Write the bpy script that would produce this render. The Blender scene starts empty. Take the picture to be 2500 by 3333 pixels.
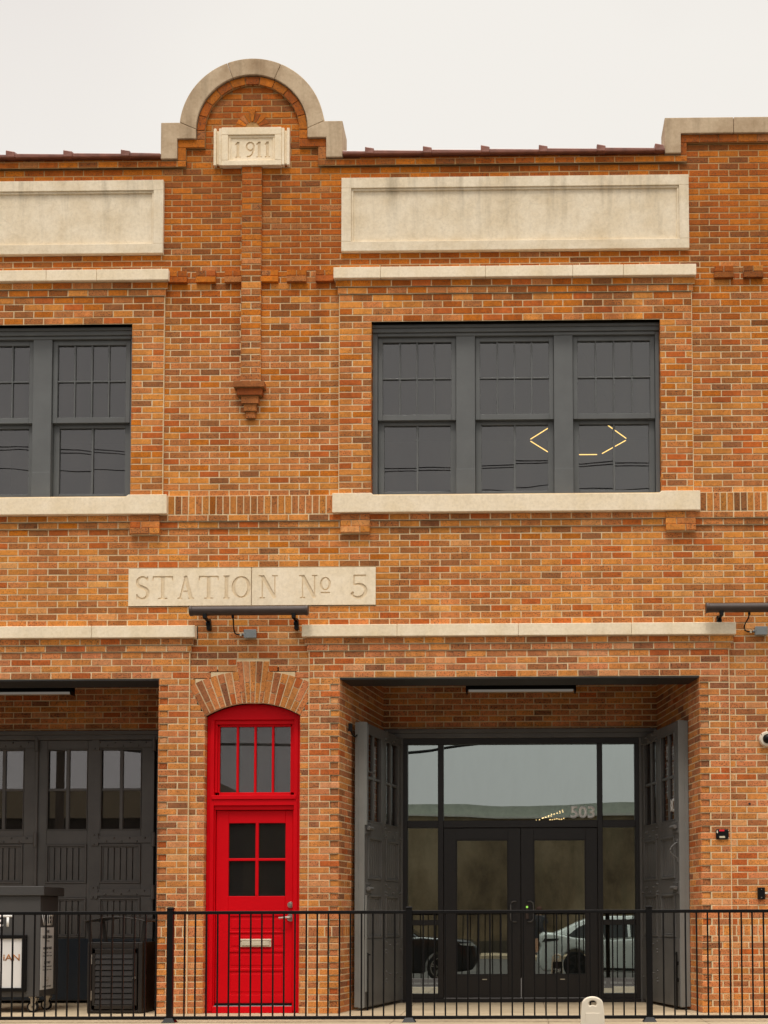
import bpy, bmesh, math, random
from mathutils import Vector, Matrix
random.seed(11)
R = math.radians
sc = bpy.context.scene
C = sc.collection

# ------------------------------------------------------------------ camera
CAM_Z, DIST = 1.0, 13.8
cd = bpy.data.cameras.new('camera'); cam = bpy.data.objects.new('camera', cd); C.objects.link(cam)
FPX = 312 * 13.8
pitch = math.atan(1.24e-5 * FPX); yaw = math.atan(3.0e-6 * FPX); roll = -.0032
cam.matrix_world = (Matrix.Translation((0, -DIST - .05, CAM_Z)) @ Matrix.Rotation(yaw, 4, 'Z')
                    @ Matrix.Rotation(math.pi / 2 + pitch, 4, 'X') @ Matrix.Rotation(roll, 4, 'Z'))
cd.sensor_fit = 'HORIZONTAL'; cd.sensor_width = 36; cd.lens = 36 * FPX / 2500
cd.shift_x = (1250 - 1643.57) / 2500; cd.shift_y = (2755.3 - 1666.5) / 2500
cd.clip_start = .05; cd.clip_end = 900
sc.camera = cam
# ------------------------------------------------------------------ light
SUN_EL, SUN_AZ = 66, 188          # azimuth: degrees clockwise from +Y (sun in front of the facade, high)
w = bpy.data.worlds.new('World'); sc.world = w; w.use_nodes = True
nt = w.node_tree; nt.nodes.clear()
def N(t, **k):
    n = nt.nodes.new(t)
    for a, b in k.items(): setattr(n, a, b)
    return n
sky = N('ShaderNodeTexSky', sky_type='NISHITA', sun_disc=False)
sky.sun_elevation = R(SUN_EL); sky.sun_rotation = R(SUN_AZ)
tc = N('ShaderNodeTexCoord'); sp = N('ShaderNodeSeparateXYZ'); nt.links.new(tc.outputs['Generated'], sp.inputs[0])
mr = N('ShaderNodeMapRange'); mr.interpolation_type = 'SMOOTHSTEP'
for i, v in ((1, .62), (2, 1.0), (3, 1.0), (4, 4.9)): mr.inputs[i].default_value = v
nt.links.new(sp.outputs['Z'], mr.inputs[0])
ns = N('ShaderNodeTexNoise'); ns.inputs['Scale'].default_value = 1.25; ns.inputs['Detail'].default_value = 4; ns.inputs['Roughness'].default_value = .45
nt.links.new(tc.outputs['Generated'], ns.inputs['Vector'])
cr = N('ShaderNodeValToRGB')
cr.color_ramp.elements[0].position = .36; cr.color_ramp.elements[0].color = (.77, .715, .69, 1)
cr.color_ramp.elements[1].position = .62; cr.color_ramp.elements[1].color = (.925, .89, .835, 1)
nt.links.new(ns.outputs['Fac'], cr.inputs[0])
vm = N('ShaderNodeVectorMath', operation='SCALE')
nt.links.new(cr.outputs[0], vm.inputs[0]); nt.links.new(mr.outputs[0], vm.inputs['Scale'])
bg1 = N('ShaderNodeBackground'); nt.links.new(sky.outputs[0], bg1.inputs[0]); bg1.inputs[1].default_value = .10
bg2 = N('ShaderNodeBackground'); nt.links.new(vm.outputs[0], bg2.inputs[0]); bg2.inputs[1].default_value = 1.0
mx = N('ShaderNodeMixShader'); mx.inputs[0].default_value = .96
nt.links.new(bg1.outputs[0], mx.inputs[1]); nt.links.new(bg2.outputs[0], mx.inputs[2])
out = N('ShaderNodeOutputWorld'); nt.links.new(mx.outputs[0], out.inputs[0])
sd = bpy.data.lights.new('sun', 'SUN'); sd.energy = 1.5; sd.angle = R(14); sd.color = (1, .95, .87)
so = bpy.data.objects.new('sun', sd); C.objects.link(so)
d = Vector((math.sin(R(SUN_AZ)) * math.cos(R(SUN_EL)), math.cos(R(SUN_AZ)) * math.cos(R(SUN_EL)), math.sin(R(SUN_EL))))
so.rotation_euler = d.to_track_quat('Z', 'Y').to_euler(); so.location = d * 30
vs = sc.view_settings; vs.view_transform = 'Standard'; vs.look = 'None'; vs.exposure = 0; vs.gamma = 1

# ------------------------------------------------------------------ materials
def lin(r, g, b):
    f = lambda c: (c / 255 / 12.92) if c / 255 <= .04045 else ((c / 255 + .055) / 1.055) ** 2.4
    return (f(r), f(g), f(b), 1)
class MT:
    def __init__(s, name):
        s.m = bpy.data.materials.new(name); s.m.use_nodes = True; s.t = s.m.node_tree
        s.b = s.t.nodes['Principled BSDF']; s.o = s.t.nodes['Material Output']
    def n(s, t, **k):
        n = s.t.nodes.new(t)
        for a, b in k.items():
            if a.startswith('_'): n.inputs[a[1:].replace('_', ' ')].default_value = b
            else: setattr(n, a, b)
        return n
    def l(s, a, b): s.t.links.new(a, b)
    def pos(s, scale=(1, 1, 1)):
        g = s.n('ShaderNodeNewGeometry'); m = s.n('ShaderNodeMapping'); m.inputs['Scale'].default_value = scale
        s.l(g.outputs['Position'], m.inputs['Vector']); return m.outputs[0]
    def obj(s, scale=(1, 1, 1)):
        g = s.n('ShaderNodeTexCoord'); m = s.n('ShaderNodeMapping'); m.inputs['Scale'].default_value = scale
        s.l(g.outputs['Object'], m.inputs['Vector']); return m.outputs[0]
    def noise(s, vec, scale, detail=3, rough=.5):
        n = s.n('ShaderNodeTexNoise', _Scale=scale, _Detail=detail, _Roughness=rough); s.l(vec, n.inputs['Vector']); return n.outputs['Fac']
    def ramp(s, fac, stops):
        r = s.n('ShaderNodeValToRGB'); e = r.color_ramp.elements
        while len(e) > len(stops): e.remove(e[-1])
        while len(e) < len(stops): e.new(.5)
        for i, (p, c) in enumerate(stops): e[i].position = p; e[i].color = c if len(c) == 4 else (*c, 1)
        s.l(fac, r.inputs[0]); return r.outputs[0]
    def mix(s, fac, a, b, mode='MIX'):
        m = s.n('ShaderNodeMix', data_type='RGBA', blend_type=mode)
        if isinstance(fac, float): m.inputs[0].default_value = fac
        else: s.l(fac, m.inputs[0])
        for v, i in ((a, 6), (b, 7)):
            if isinstance(v, tuple): m.inputs[i].default_value = v if len(v) == 4 else (*v, 1)
            else: s.l(v, m.inputs[i])
        return m.outputs[2]
    def bump(s, h, strength, dist=.01):
        b = s.n('ShaderNodeBump', _Strength=strength, _Distance=dist); s.l(h, b.inputs['Height']); s.l(b.outputs[0], s.b.inputs['Normal'])
    def col(s, c):
        if isinstance(c, tuple): s.b.inputs['Base Color'].default_value = c if len(c) == 4 else (*c, 1)
        else: s.l(c, s.b.inputs['Base Color'])
    def set(s, rough=.6, metal=0, spec=.5):
        s.b.inputs['Roughness'].default_value = rough; s.b.inputs['Metallic'].default_value = metal
        s.b.inputs['Specular IOR Level'].default_value = spec; return s

def paint(name, c, rough=.45, var=.12, scale=6, bump=.06, spec=.4, metal=0):
    m = MT(name); v = m.pos(); f = m.noise(v, scale, 5, .6)
    m.col(m.mix(m.ramp(f, [(.3, (1 - var,) * 3), (.7, (1 + var * .4,) * 3)]), (0, 0, 0), c, 'MIX') if False else
          m.mix(1.0, m.ramp(f, [(.3, (1 - var,) * 3), (.72, (1, 1, 1))]), c, 'MULTIPLY'))
    m.set(rough, metal, spec); m.bump(m.noise(m.pos(), 90, 3), bump, .003); return m.m

def brick_mat():
    m = MT('brick'); a = m.n('ShaderNodeAttribute', attribute_name='tint')
    v = m.pos()
    blot = m.ramp(m.noise(v, 26, 3, .6), [(.3, (.80, .78, .76)), (.7, (1.12, 1.1, 1.08))])
    c = m.mix(1.0, a.outputs['Color'], blot, 'MULTIPLY')
    sp = m.noise(v, 75, 2, .5)
    r = m.n('ShaderNodeMapRange', _From_Min=.55, _From_Max=.63, _To_Min=0, _To_Max=.92); m.l(sp, r.inputs[0])
    mm = m.n('ShaderNodeMath', operation='MULTIPLY'); m.l(r.outputs[0], mm.inputs[0]); m.l(a.outputs['Alpha'], mm.inputs[1])
    c = m.mix(mm.outputs[0], c, (.07, .035, .02))
    big = m.ramp(m.noise(m.pos((.55, .55, .3)), 1.6, 5, .65), [(.32, (.74, .71, .68)), (.6, (1.05, 1.05, 1.05))])
    strk = m.ramp(m.noise(m.pos((2.6, 2.6, .22)), 2.2, 5, .65), [(.46, (1, 1, 1)), (.72, (.76, .73, .70))])
    big = m.mix(1.0, big, strk, 'MULTIPLY')
    m.col(m.mix(1.0, c, big, 'MULTIPLY')); m.set(.82, 0, .25); m.bump(m.noise(v, 120, 3), .35, .003); return m.m
def mortar_mat():
    m = MT('mortar'); v = m.pos()
    c = m.ramp(m.noise(v, 5, 5, .7), [(.3, lin(208, 180, 138)), (.7, lin(234, 212, 172))])
    g = m.n('ShaderNodeNewGeometry'); s_ = m.n('ShaderNodeSeparateXYZ'); m.l(g.outputs['Position'], s_.inputs[0])
    ad = m.n('ShaderNodeMath', operation='MULTIPLY_ADD'); ad.inputs[1].default_value = 3.5; m.l(m.noise(v, .8, 4, .6), ad.inputs[0]); m.l(s_.outputs['Z'], ad.inputs[2])
    q = m.n('ShaderNodeMapRange', _From_Min=8.9, _From_Max=10.8, _To_Min=0, _To_Max=.85); m.l(ad.outputs[0], q.inputs[0])
    c = m.mix(q.outputs[0], c, lin(172, 130, 78))
    m.col(c); m.set(.95, 0, .1); m.bump(m.noise(v, 150, 3), .4, .003); return m.m
def stone_mat(name, base, dark, streak=.5, ztop=None, zlen=.8):
    m = MT(name); v = m.pos()
    n1 = m.noise(v, 2.6, 6, .65); c = m.mix(m.ramp(n1, [(.40, (0, 0, 0)), (.72, (1, 1, 1))]), base, dark)
    n2 = m.noise(m.pos((3.2, 1, .35)), 2.4, 5, .65)
    st = m.n('ShaderNodeMath', operation='MULTIPLY'); rr = m.n('ShaderNodeMapRange', _From_Min=.5, _From_Max=.72, _To_Min=0, _To_Max=streak); m.l(n2, rr.inputs[0])
    m.l(rr.outputs[0], st.inputs[0])
    if ztop is not None:
        g = m.n('ShaderNodeNewGeometry'); s_ = m.n('ShaderNodeSeparateXYZ'); m.l(g.outputs['Position'], s_.inputs[0])
        q = m.n('ShaderNodeMapRange', _From_Min=ztop - zlen, _From_Max=ztop, _To_Min=.05, _To_Max=1); m.l(s_.outputs['Z'], q.inputs[0]); m.l(q.outputs[0], st.inputs[1])
    else: st.inputs[1].default_value = 1
    c = m.mix(st.outputs[0], c, tuple(x * .45 for x in dark[:3]))
    n3 = m.noise(v, 32, 4, .7); c = m.mix(1.0, c, m.ramp(n3, [(.32, (.90, .89, .87)), (.6, (1.02, 1.02, 1.02))]), 'MULTIPLY')
    ck = m.n('ShaderNodeTexVoronoi', feature='DISTANCE_TO_EDGE', _Scale=1.15)
    w_ = m.mix(.35, m.pos(), m.n('ShaderNodeTexNoise', _Scale=5).outputs['Color']); m.l(w_, ck.inputs['Vector'])
    ckr = m.ramp(ck.outputs['Distance'], [(.0, (.72, .70, .66)), (.006, (1, 1, 1))])
    c = m.mix(.25, c, ckr, 'MULTIPLY')
    m.col(c); m.set(.9, 0, .15); m.bump(m.noise(v, 45, 5, .7), .30, .004); return m.m
def emit(name, c, s):
    m = MT(name); m.col((0, 0, 0)); m.b.inputs['Emission Color'].default_value = c; m.b.inputs['Emission Strength'].default_value = s; return m.m
def glass(name, refl, tint=(.8, .8, .8), wave=.0006, wscale=1.3, mesh=False, rough=0.0, gcol=(1, 1, 1), dirt=.02):
    m = MT(name); t = m.t
    tr = m.n('ShaderNodeBsdfTransparent'); tr.inputs[0].default_value = (*tint, 1)
    gl = m.n('ShaderNodeBsdfGlossy', _Roughness=rough); gl.inputs[0].default_value = (*gcol, 1)
    b = m.n('ShaderNodeBump', _Strength=1.0, _Distance=wave); m.l(m.noise(m.pos((1, 1, .8)), wscale, 1.5, .4), b.inputs['Height']); m.l(b.outputs[0], gl.inputs['Normal'])
    mxs = m.n('ShaderNodeMixShader'); lw = m.n('ShaderNodeLayerWeight', _Blend=.12)
    mr_ = m.n('ShaderNodeMapRange', _From_Min=0, _From_Max=1, _To_Min=refl, _To_Max=.9); m.l(lw.outputs['Fresnel'], mr_.inputs[0])
    mr_.inputs[1].default_value = .03
    m.l(mr_.outputs[0], mxs.inputs[0]); m.l(tr.outputs[0], mxs.inputs[1]); m.l(gl.outputs[0], mxs.inputs[2])
    df = m.n('ShaderNodeBsdfDiffuse'); df.inputs[0].default_value = (.30, .28, .25, 1)
    m2 = m.n('ShaderNodeMixShader')
    dn = m.n('ShaderNodeMapRange', _From_Min=.4, _From_Max=.75, _To_Min=dirt * .3, _To_Max=dirt * 2.2); m.l(m.noise(m.pos((3, 1, .8)), 3, 5, .6), dn.inputs[0])
    fac = dn.outputs[0]
    if mesh:
        def lines(sx):
            g = m.n('ShaderNodeNewGeometry'); s_ = m.n('ShaderNodeSeparateXYZ'); m.l(g.outputs['Position'], s_.inputs[0])
            a = m.n('ShaderNodeMath', operation='MULTIPLY_ADD'); a.inputs[1].default_value = sx; m.l(s_.outputs['X'], a.inputs[0]); m.l(s_.outputs['Z'], a.inputs[2])
            p = m.n('ShaderNodeMath', operation='PINGPONG'); p.inputs[1].default_value = .0115; m.l(a.outputs[0], p.inputs[0])
            c_ = m.n('ShaderNodeMath', operation='LESS_THAN'); c_.inputs[1].default_value = .0009; m.l(p.outputs[0], c_.inputs[0]); return c_.outputs[0]
        mm = m.n('ShaderNodeMath', operation='MAXIMUM'); m.l(lines(1.0), mm.inputs[0]); m.l(lines(-1.0), mm.inputs[1])
        k = m.n('ShaderNodeMath', operation='MULTIPLY'); k.inputs[1].default_value = .32; m.l(mm.outputs[0], k.inputs[0])
        ad = m.n('ShaderNodeMath', operation='MAXIMUM'); m.l(k.outputs[0], ad.inputs[0]); m.l(fac, ad.inputs[1]); fac = ad.outputs[0]
    m.l(fac, m2.inputs[0]); m.l(mxs.outputs[0], m2.inputs[1]); m.l(df.outputs[0], m2.inputs[2]); m.l(m2.outputs[0], m.o.inputs[0])
    return m.m
def concrete_mat():
    m = MT('concrete'); v = m.pos()
    c = m.ramp(m.noise(m.pos((1, 2.5, 1)), .9, 6, .65), [(.3, lin(172, 154, 126)), (.68, lin(198, 180, 150))])
    c = m.mix(1.0, c, m.ramp(m.noise(v, 30, 5, .7), [(.3, (.84, .83, .82)), (.7, (1.03, 1.03, 1.03))]), 'MULTIPLY')
    st = m.noise(m.pos((1, 1, 1)), 3.2, 5, .6); c = m.mix(m.ramp(st, [(.58, (0, 0, 0)), (.75, (.35, .35, .35))]), c, lin(120, 104, 84))
    m.col(c); m.set(.9, 0, .2); m.bump(m.noise(v, 120, 4), .25, .004); return m.m
def retaining_mat():
    m = MT('stained_concrete')
    c = m.ramp(m.noise(m.pos((1, 1, .6)), .42, 8, .72), [(.34, (.085, .062, .038)), (.48, (.18, .135, .082)), (.62, (.27, .21, .135))])
    c = m.mix(m.ramp(m.noise(m.pos((1.2, 1, .22)), 1.1, 4, .6), [(.5, (0, 0, 0)), (.7, (.5, .5, .5))]), c, (.10, .095, .055))
    m.col(c); m.set(.95, 0, .1); return m.m

BRICK = brick_mat(); MORTAR = mortar_mat()
S_LOW = stone_mat('limestone', lin(248, 232, 204), lin(236, 216, 180), .15)
S_PAN = stone_mat('stained_stucco', lin(240, 226, 200), lin(222, 203, 170), .5, 8.86, .75)
S_COP = stone_mat('weathered_stone', lin(204, 182, 152), lin(168, 142, 112), .40)
S_CAR = stone_mat('carved_letter_stone', lin(238, 218, 184), lin(222, 200, 164), .15)
TILE = paint('glazed_tile', lin(146, 90, 72), .32, .45, 9, .15, .5)
GREY = paint('slate_grey_paint', lin(100, 102, 101), .5, .22, 3)
GREYD = paint('charcoal_door_paint', lin(104, 102, 99), .42, .3, 2.2, .10)
GREYLIT = paint('front_lit_edge_grey', lin(128, 130, 126), .5, .15, 4)  # door grey lightened to carry the light falling on the open leaf edges
RED = paint('red_paint', (.68, .0, .006, 1), .5, .13, 1.6, .08, .14)
BLACK = paint('black_powder_coat', lin(14, 12, 11), .42, .3, 8, .05, .22)
BRONZE = paint('dark_bronze_aluminium', lin(32, 28, 26), .42, .2, 5, .04, .4)
LAMPM = paint('brown_lamp_metal', lin(70, 56, 48), .42, .25, 12, .05, .4)
STEEL = paint('lintel_paint', lin(52, 52, 52), .5, .2, 4)
CHROME = paint('satin_steel', lin(190, 182, 170), .3, .08, 8, .02, .5, .9)
GALV = paint('grey_box_metal', lin(150, 156, 156), .45, .12, 14, .05, .5, .2)
IVORY = paint('ivory_plastic', lin(226, 214, 192), .5, .06, 6, .05, .4)
CREAM = paint('cream_brass', lin(206, 196, 170), .4, .1, 10, .03, .4)
RUBBER = paint('rubber', lin(24, 24, 25), .7, .2, 6, .06, .2)
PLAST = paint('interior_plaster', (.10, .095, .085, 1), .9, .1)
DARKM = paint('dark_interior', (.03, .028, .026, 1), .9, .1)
WHITE = paint('white_vinyl', lin(246, 244, 238), .5, .04)
BOARD = paint('white_board', lin(222, 220, 216), .5, .05)
COPPER = paint('copper_lettering', lin(170, 106, 40), .4, .1)
INK = paint('black_ink', lin(40, 36, 34), .6, .1)
GOLDI = paint('gold_ink', lin(130, 112, 60), .6, .1)
PODIUM = paint('podium_laminate', lin(70, 68, 66), .45, .15, 2)
KICK = paint('dark_blue_kick_plate', lin(48, 56, 64), .35, .25, 1.6)
REDLED = emit('red_led', (.8, .01, .02, 1), .8)
GRNLED = emit('green_led', (.35, .8, .1, 1), 1.0)
AMBER = emit('warm_led_tube', (1, .62, .16, 1), 2.6)
BULB = emit('warm_bulb', (1, .70, .30, 1), 5)
TUBE = emit('linear_lamp_diffuser', (.95, .86, .74, 1), .14)
CONC = concrete_mat(); WALLC = retaining_mat()
SIGNW = paint('address_vinyl', (.93, .92, .88, 1), .6, .0, 3, 0, .3)
G_UP = glass('upper_window_glass', .12, (.7, .7, .7), .0012, 1.6, dirt=.03)
G_DOOR = glass('wired_door_glass', .17, (.5, .5, .5), .0002, 1.5, mesh=True)
G_RED = glass('wired_transom_glass', .10, (.5, .5, .5), .0002, 1.5, mesh=True, dirt=.05)
G_REDD = glass('wired_dark_glass', .035, (.4, .4, .4), .0002, 1.5, mesh=True, dirt=.005)
G_LEAF = glass('leaf_glass', .12, (.7, .7, .7), .0002, 1.5)
G_ENT = glass('coated_entrance_glass', .38, (.5, .5, .5), .0055, .6, gcol=(.88, 1.0, .96))

# ------------------------------------------------------------------ mesh helpers
class MB:
    def __init__(s): s.v = []; s.f = []; s.c = []; s.mi = []
    def poly(s, pts, t=None, mi=0):
        n = len(s.v); s.v += [tuple(p) for p in pts]; s.f.append(tuple(range(n, n + len(pts)))); s.c.append(t); s.mi.append(mi)
    def add(s, vs_, fs, t=None, mi=0):
        n = len(s.v); s.v += [tuple(p) for p in vs_]
        for f in fs: s.f.append(tuple(i + n for i in f)); s.c.append(t); s.mi.append(mi)
    def box(s, x0, x1, y0, y1, z0, z1, t=None, mi=0):
        s.add([(x0, y0, z0), (x1, y0, z0), (x1, y1, z0), (x0, y1, z0), (x0, y0, z1), (x1, y0, z1), (x1, y1, z1), (x0, y1, z1)],
              [(0, 3, 2, 1), (4, 5, 6, 7), (0, 1, 5, 4), (1, 2, 6, 5), (2, 3, 7, 6), (3, 0, 4, 7)], t, mi); return s
    def prism(s, pts, y0, y1, t=None, mi=0):          # pts (x,z), counter-clockwise as seen from -y
        n = len(pts)
        s.add([(x, y0, z) for x, z in pts] + [(x, y1, z) for x, z in pts],
              [tuple(range(n)), tuple(reversed(range(n, 2 * n)))] + [(i, i + n, (i + 1) % n + n, (i + 1) % n) for i in range(n)], t, mi); return s
    def ring(s, outer, inner, y0, y1, t=None, mi=0, closed=True):  # band between two equal-length outlines
        n = len(outer); k = n if closed else n - 1
        V = [(x, y0, z) for x, z in outer] + [(x, y0, z) for x, z in inner] + [(x, y1, z) for x, z in outer] + [(x, y1, z) for x, z in inner]
        F = []
        for i in range(k):
            j = (i + 1) % n
            F += [(i, n + i, n + j, j), (2 * n + i, 2 * n + j, 3 * n + j, 3 * n + i), (i, j, 2 * n + j, 2 * n + i), (n + i, 3 * n + i, 3 * n + j, n + j)]
        if not closed: F += [(0, 2 * n, 3 * n, n), (n - 1, 2 * n - 1, 4 * n - 1, 3 * n - 1)]
        s.add(V, F, t, mi); return s
    def cyl(s, p0, p1, r, n=16, r1=None, cap=True, mi=0):
        p0, p1 = Vector(p0), Vector(p1); r1 = r if r1 is None else r1
        a = (p1 - p0).normalized(); u = a.orthogonal().normalized(); v = a.cross(u)
        V = [p0 + (u * math.cos(2 * math.pi * i / n) + v * math.sin(2 * math.pi * i / n)) * r for i in range(n)]
        V += [p1 + (u * math.cos(2 * math.pi * i / n) + v * math.sin(2 * math.pi * i / n)) * r1 for i in range(n)]
        F = [(i, (i + 1) % n, (i + 1) % n + n, i + n) for i in range(n)]
        if cap: F += [tuple(reversed(range(n))), tuple(range(n, 2 * n))]
        s.add(V, F, None, mi); return s
    def tube(s, pts, r, n=8, mi=0):
        pts = [Vector(p) for p in pts]; V = []; F = []
        up = Vector((.013, .021, 1))
        for i, p in enumerate(pts):
            t = (pts[min(i + 1, len(pts) - 1)] - pts[max(i - 1, 0)]).normalized()
            u = t.cross(up); u = (t.orthogonal() if u.length < .05 else u).normalized(); v = t.cross(u)
            V += [p + (u * math.cos(2 * math.pi * k / n) + v * math.sin(2 * math.pi * k / n)) * r for k in range(n)]
        for i in range(len(pts) - 1):
            F += [(i * n + k, i * n + (k + 1) % n, (i + 1) * n + (k + 1) % n, (i + 1) * n + k) for k in range(n)]
        F += [tuple(reversed(range(n))), tuple(range((len(pts) - 1) * n, len(pts) * n))]
        s.add(V, F, None, mi); return s
    def sphere(s, c, r, n=12, m=8, sq=1, half=False):
        V = []; F = []
        for i in range(m + 1):
            a = math.pi * i / m
            for k in range(n): V.append((c[0] + r * math.sin(a) * math.cos(2 * math.pi * k / n), c[1] + r * math.sin(a) * math.sin(2 * math.pi * k / n), c[2] + r * sq * math.cos(a)))
        for i in range(m):
            for k in range(n): F.append((i * n + k, (i + 1) * n + k, (i + 1) * n + (k + 1) % n, i * n + (k + 1) % n))
        s.add(V, F); return s
    def build(s, name, mat, parent=None, bevel=0, smooth=False, seg=1):
        me = bpy.data.meshes.new(name); me.from_pydata(s.v, [], s.f)
        mats = mat if isinstance(mat, (list, tuple)) else [mat]
        for m in mats: me.materials.append(m)
        if len(mats) > 1: me.polygons.foreach_set('material_index', s.mi)
        if any(c is not None for c in s.c):
            at = me.color_attributes.new('tint', 'FLOAT_COLOR', 'CORNER'); arr = []
            for p, c in zip(me.polygons, s.c):
                c = c or (.3, .3, .3, 0)
                for _ in range(p.loop_total): arr += c
            at.data.foreach_set('color', arr)
        me.update()
        if smooth: me.polygons.foreach_set('use_smooth', [True] * len(me.polygons))
        o = bpy.data.objects.new(name, me); C.objects.link(o)
        if parent: o.parent = parent
        if bevel:
            b = o.modifiers.new('bevel', 'BEVEL'); b.width = bevel; b.segments = seg; b.limit_method = 'ANGLE'; b.angle_limit = R(40)
        return o
def empty(name, loc=(0, 0, 0), rz=0):
    o = bpy.data.objects.new(name, None); C.objects.link(o); o.location = loc; o.rotation_euler = (0, 0, rz); o.empty_display_size = .1; return o
def tag(o, label=None, cat=None, group=None, kind=None):
    for k, v in (('label', label), ('category', cat), ('group', group), ('kind', kind)):
        if v: o[k] = v
    return o
def copy_tree(o, parent=None):
    c = o.copy(); C.objects.link(c); c.parent = parent
    for ch in list(o.children): copy_tree(ch, c)
    return c
def text(name, body, x, z, wd, ht, y, mat, parent=None, bold=0.0, depth=.002, M=None, spacing=1):
    cu = bpy.data.curves.new(name, 'FONT'); cu.body = body; cu.size = 1; cu.offset = bold; cu.space_character = spacing; cu.resolution_u = 3
    t = bpy.data.objects.new(name, cu); C.objects.link(t); bpy.context.view_layer.update()
    me = bpy.data.meshes.new_from_object(t.evaluated_get(bpy.context.evaluated_depsgraph_get())); bpy.data.objects.remove(t)
    xs = [v.co.x for v in me.vertices]; ys = [v.co.y for v in me.vertices]
    sx = wd / (max(xs) - min(xs)); sy = ht / (max(ys) - min(ys))
    bm = bmesh.new(); bm.from_mesh(me)
    ex = bmesh.ops.extrude_face_region(bm, geom=bm.faces[:]); 
    for g in ex['geom']:
        if isinstance(g, bmesh.types.BMVert): g.co.z -= 1
    for v in bm.verts:
        p = Vector(((v.co.x - min(xs)) * sx + x, y - depth * (1 + v.co.z), (v.co.y - min(ys)) * sy + z))
        v.co = (M @ p) if M else p
    bmesh.ops.recalc_face_normals(bm, faces=bm.faces[:]); bm.to_mesh(me); bm.free()
    me.name = name; me.materials.clear(); me.materials.append(mat)
    for p in me.polygons: p.material_index = 0
    o = bpy.data.objects.new(name, me); C.objects.link(o)
    if parent: o.parent = parent
    return o

# ------------------------------------------------------------------ brick laying
CUTS = [(0, .80, 12), (.80, .91, 1), (.91, 3.53, 38), (3.53, 3.955, 6), (3.955, 5.283, 19), (5.283, 5.49, 3), (5.49, 7.37, 27),
        (7.37, 7.82, 6), (7.82, 8.14, 5), (8.14, 8.95, 12), (8.95, 9.095, 2), (9.095, 9.165, 1), (9.165, 10.27, 16)]
LAT = [0.0]
for a, b, n in CUTS: LAT += [a + (b - a) * (i + 1) / n for i in range(n)]
LP = .2145; JT = .0125
GOLD = lin(212, 136, 62); TAN = lin(204, 126, 68); BRN = lin(178, 110, 58); REDO = lin(190, 98, 38); DBR = lin(156, 98, 56); PALE = lin(218, 148, 86)
UG = lin(198, 112, 24); UO = lin(178, 92, 20); UB = lin(152, 86, 34)
def tint(z, dark=1.0):
    r = random.random()
    if z > 7.6 + random.uniform(-.5, .5):
        c, s = random.choices([(UG, .5), (UO, .7), (UB, .9), (BRN, .9)], [34, 46, 15, 5])[0]
    elif z > 5.0 + random.uniform(-.8, .8):
        c, s = random.choices([(GOLD, .45), (TAN, .7), (BRN, .9), (REDO, .35), (DBR, .9), (UG, .5)], [32, 28, 17, 11, 4, 8])[0]
    else:
        c, s = random.choices([(GOLD, .7), (TAN, .85), (BRN, 1.0), (REDO, .6), (DBR, 1.0), (PALE, .6)], [28, 34, 20, 6, 3, 9])[0]
    k = random.uniform(.87, 1.11) * dark * (1.12 if z < 5 else 1.06)
    return (min(c[0] * k * random.uniform(.97, 1.03), .8), min(c[1] * k * (1.04 if z > 3.9 else 1.05), .8), c[2] * k * random.uniform(.9, 1.1) * (1.0 if z > 3.9 else 1.35), s * random.uniform(.5, 1.1))
def brick(mb, O, U, Nn, u0, u1, z0, z1, d, t, back=.014, W=None):
    j = lambda: random.uniform(-.0012, .0012)
    a = .0022
    W = W or Vector((0, 0, 1))
    P = lambda u, z, dd: O + U * u + W * z + Nn * dd
    A = [(u0 + j(), z0 + j()), (u1 + j(), z0 + j()), (u1 + j(), z1 + j()), (u0 + j(), z1 + j())]
    cu, cz = (u0 + u1) / 2, (z0 + z1) / 2
    Bp = [(u + (a if u < cu else -a), z + (a if z < cz else -a)) for u, z in A]
    dj = random.uniform(-.0015, .001)
    V = [P(u, z, d - back) for u, z in A] + [P(u, z, d + dj - a * .6) for u, z in A] + [P(u, z, d + dj) for u, z in Bp]
    F = []
    for i in range(4):
        k = (i + 1) % 4; F += [(i, k, 4 + k, 4 + i), (4 + i, 4 + k, 8 + k, 8 + i)]
    F.append((8, 9, 10, 11))
    mb.add(V, F, t)
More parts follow.
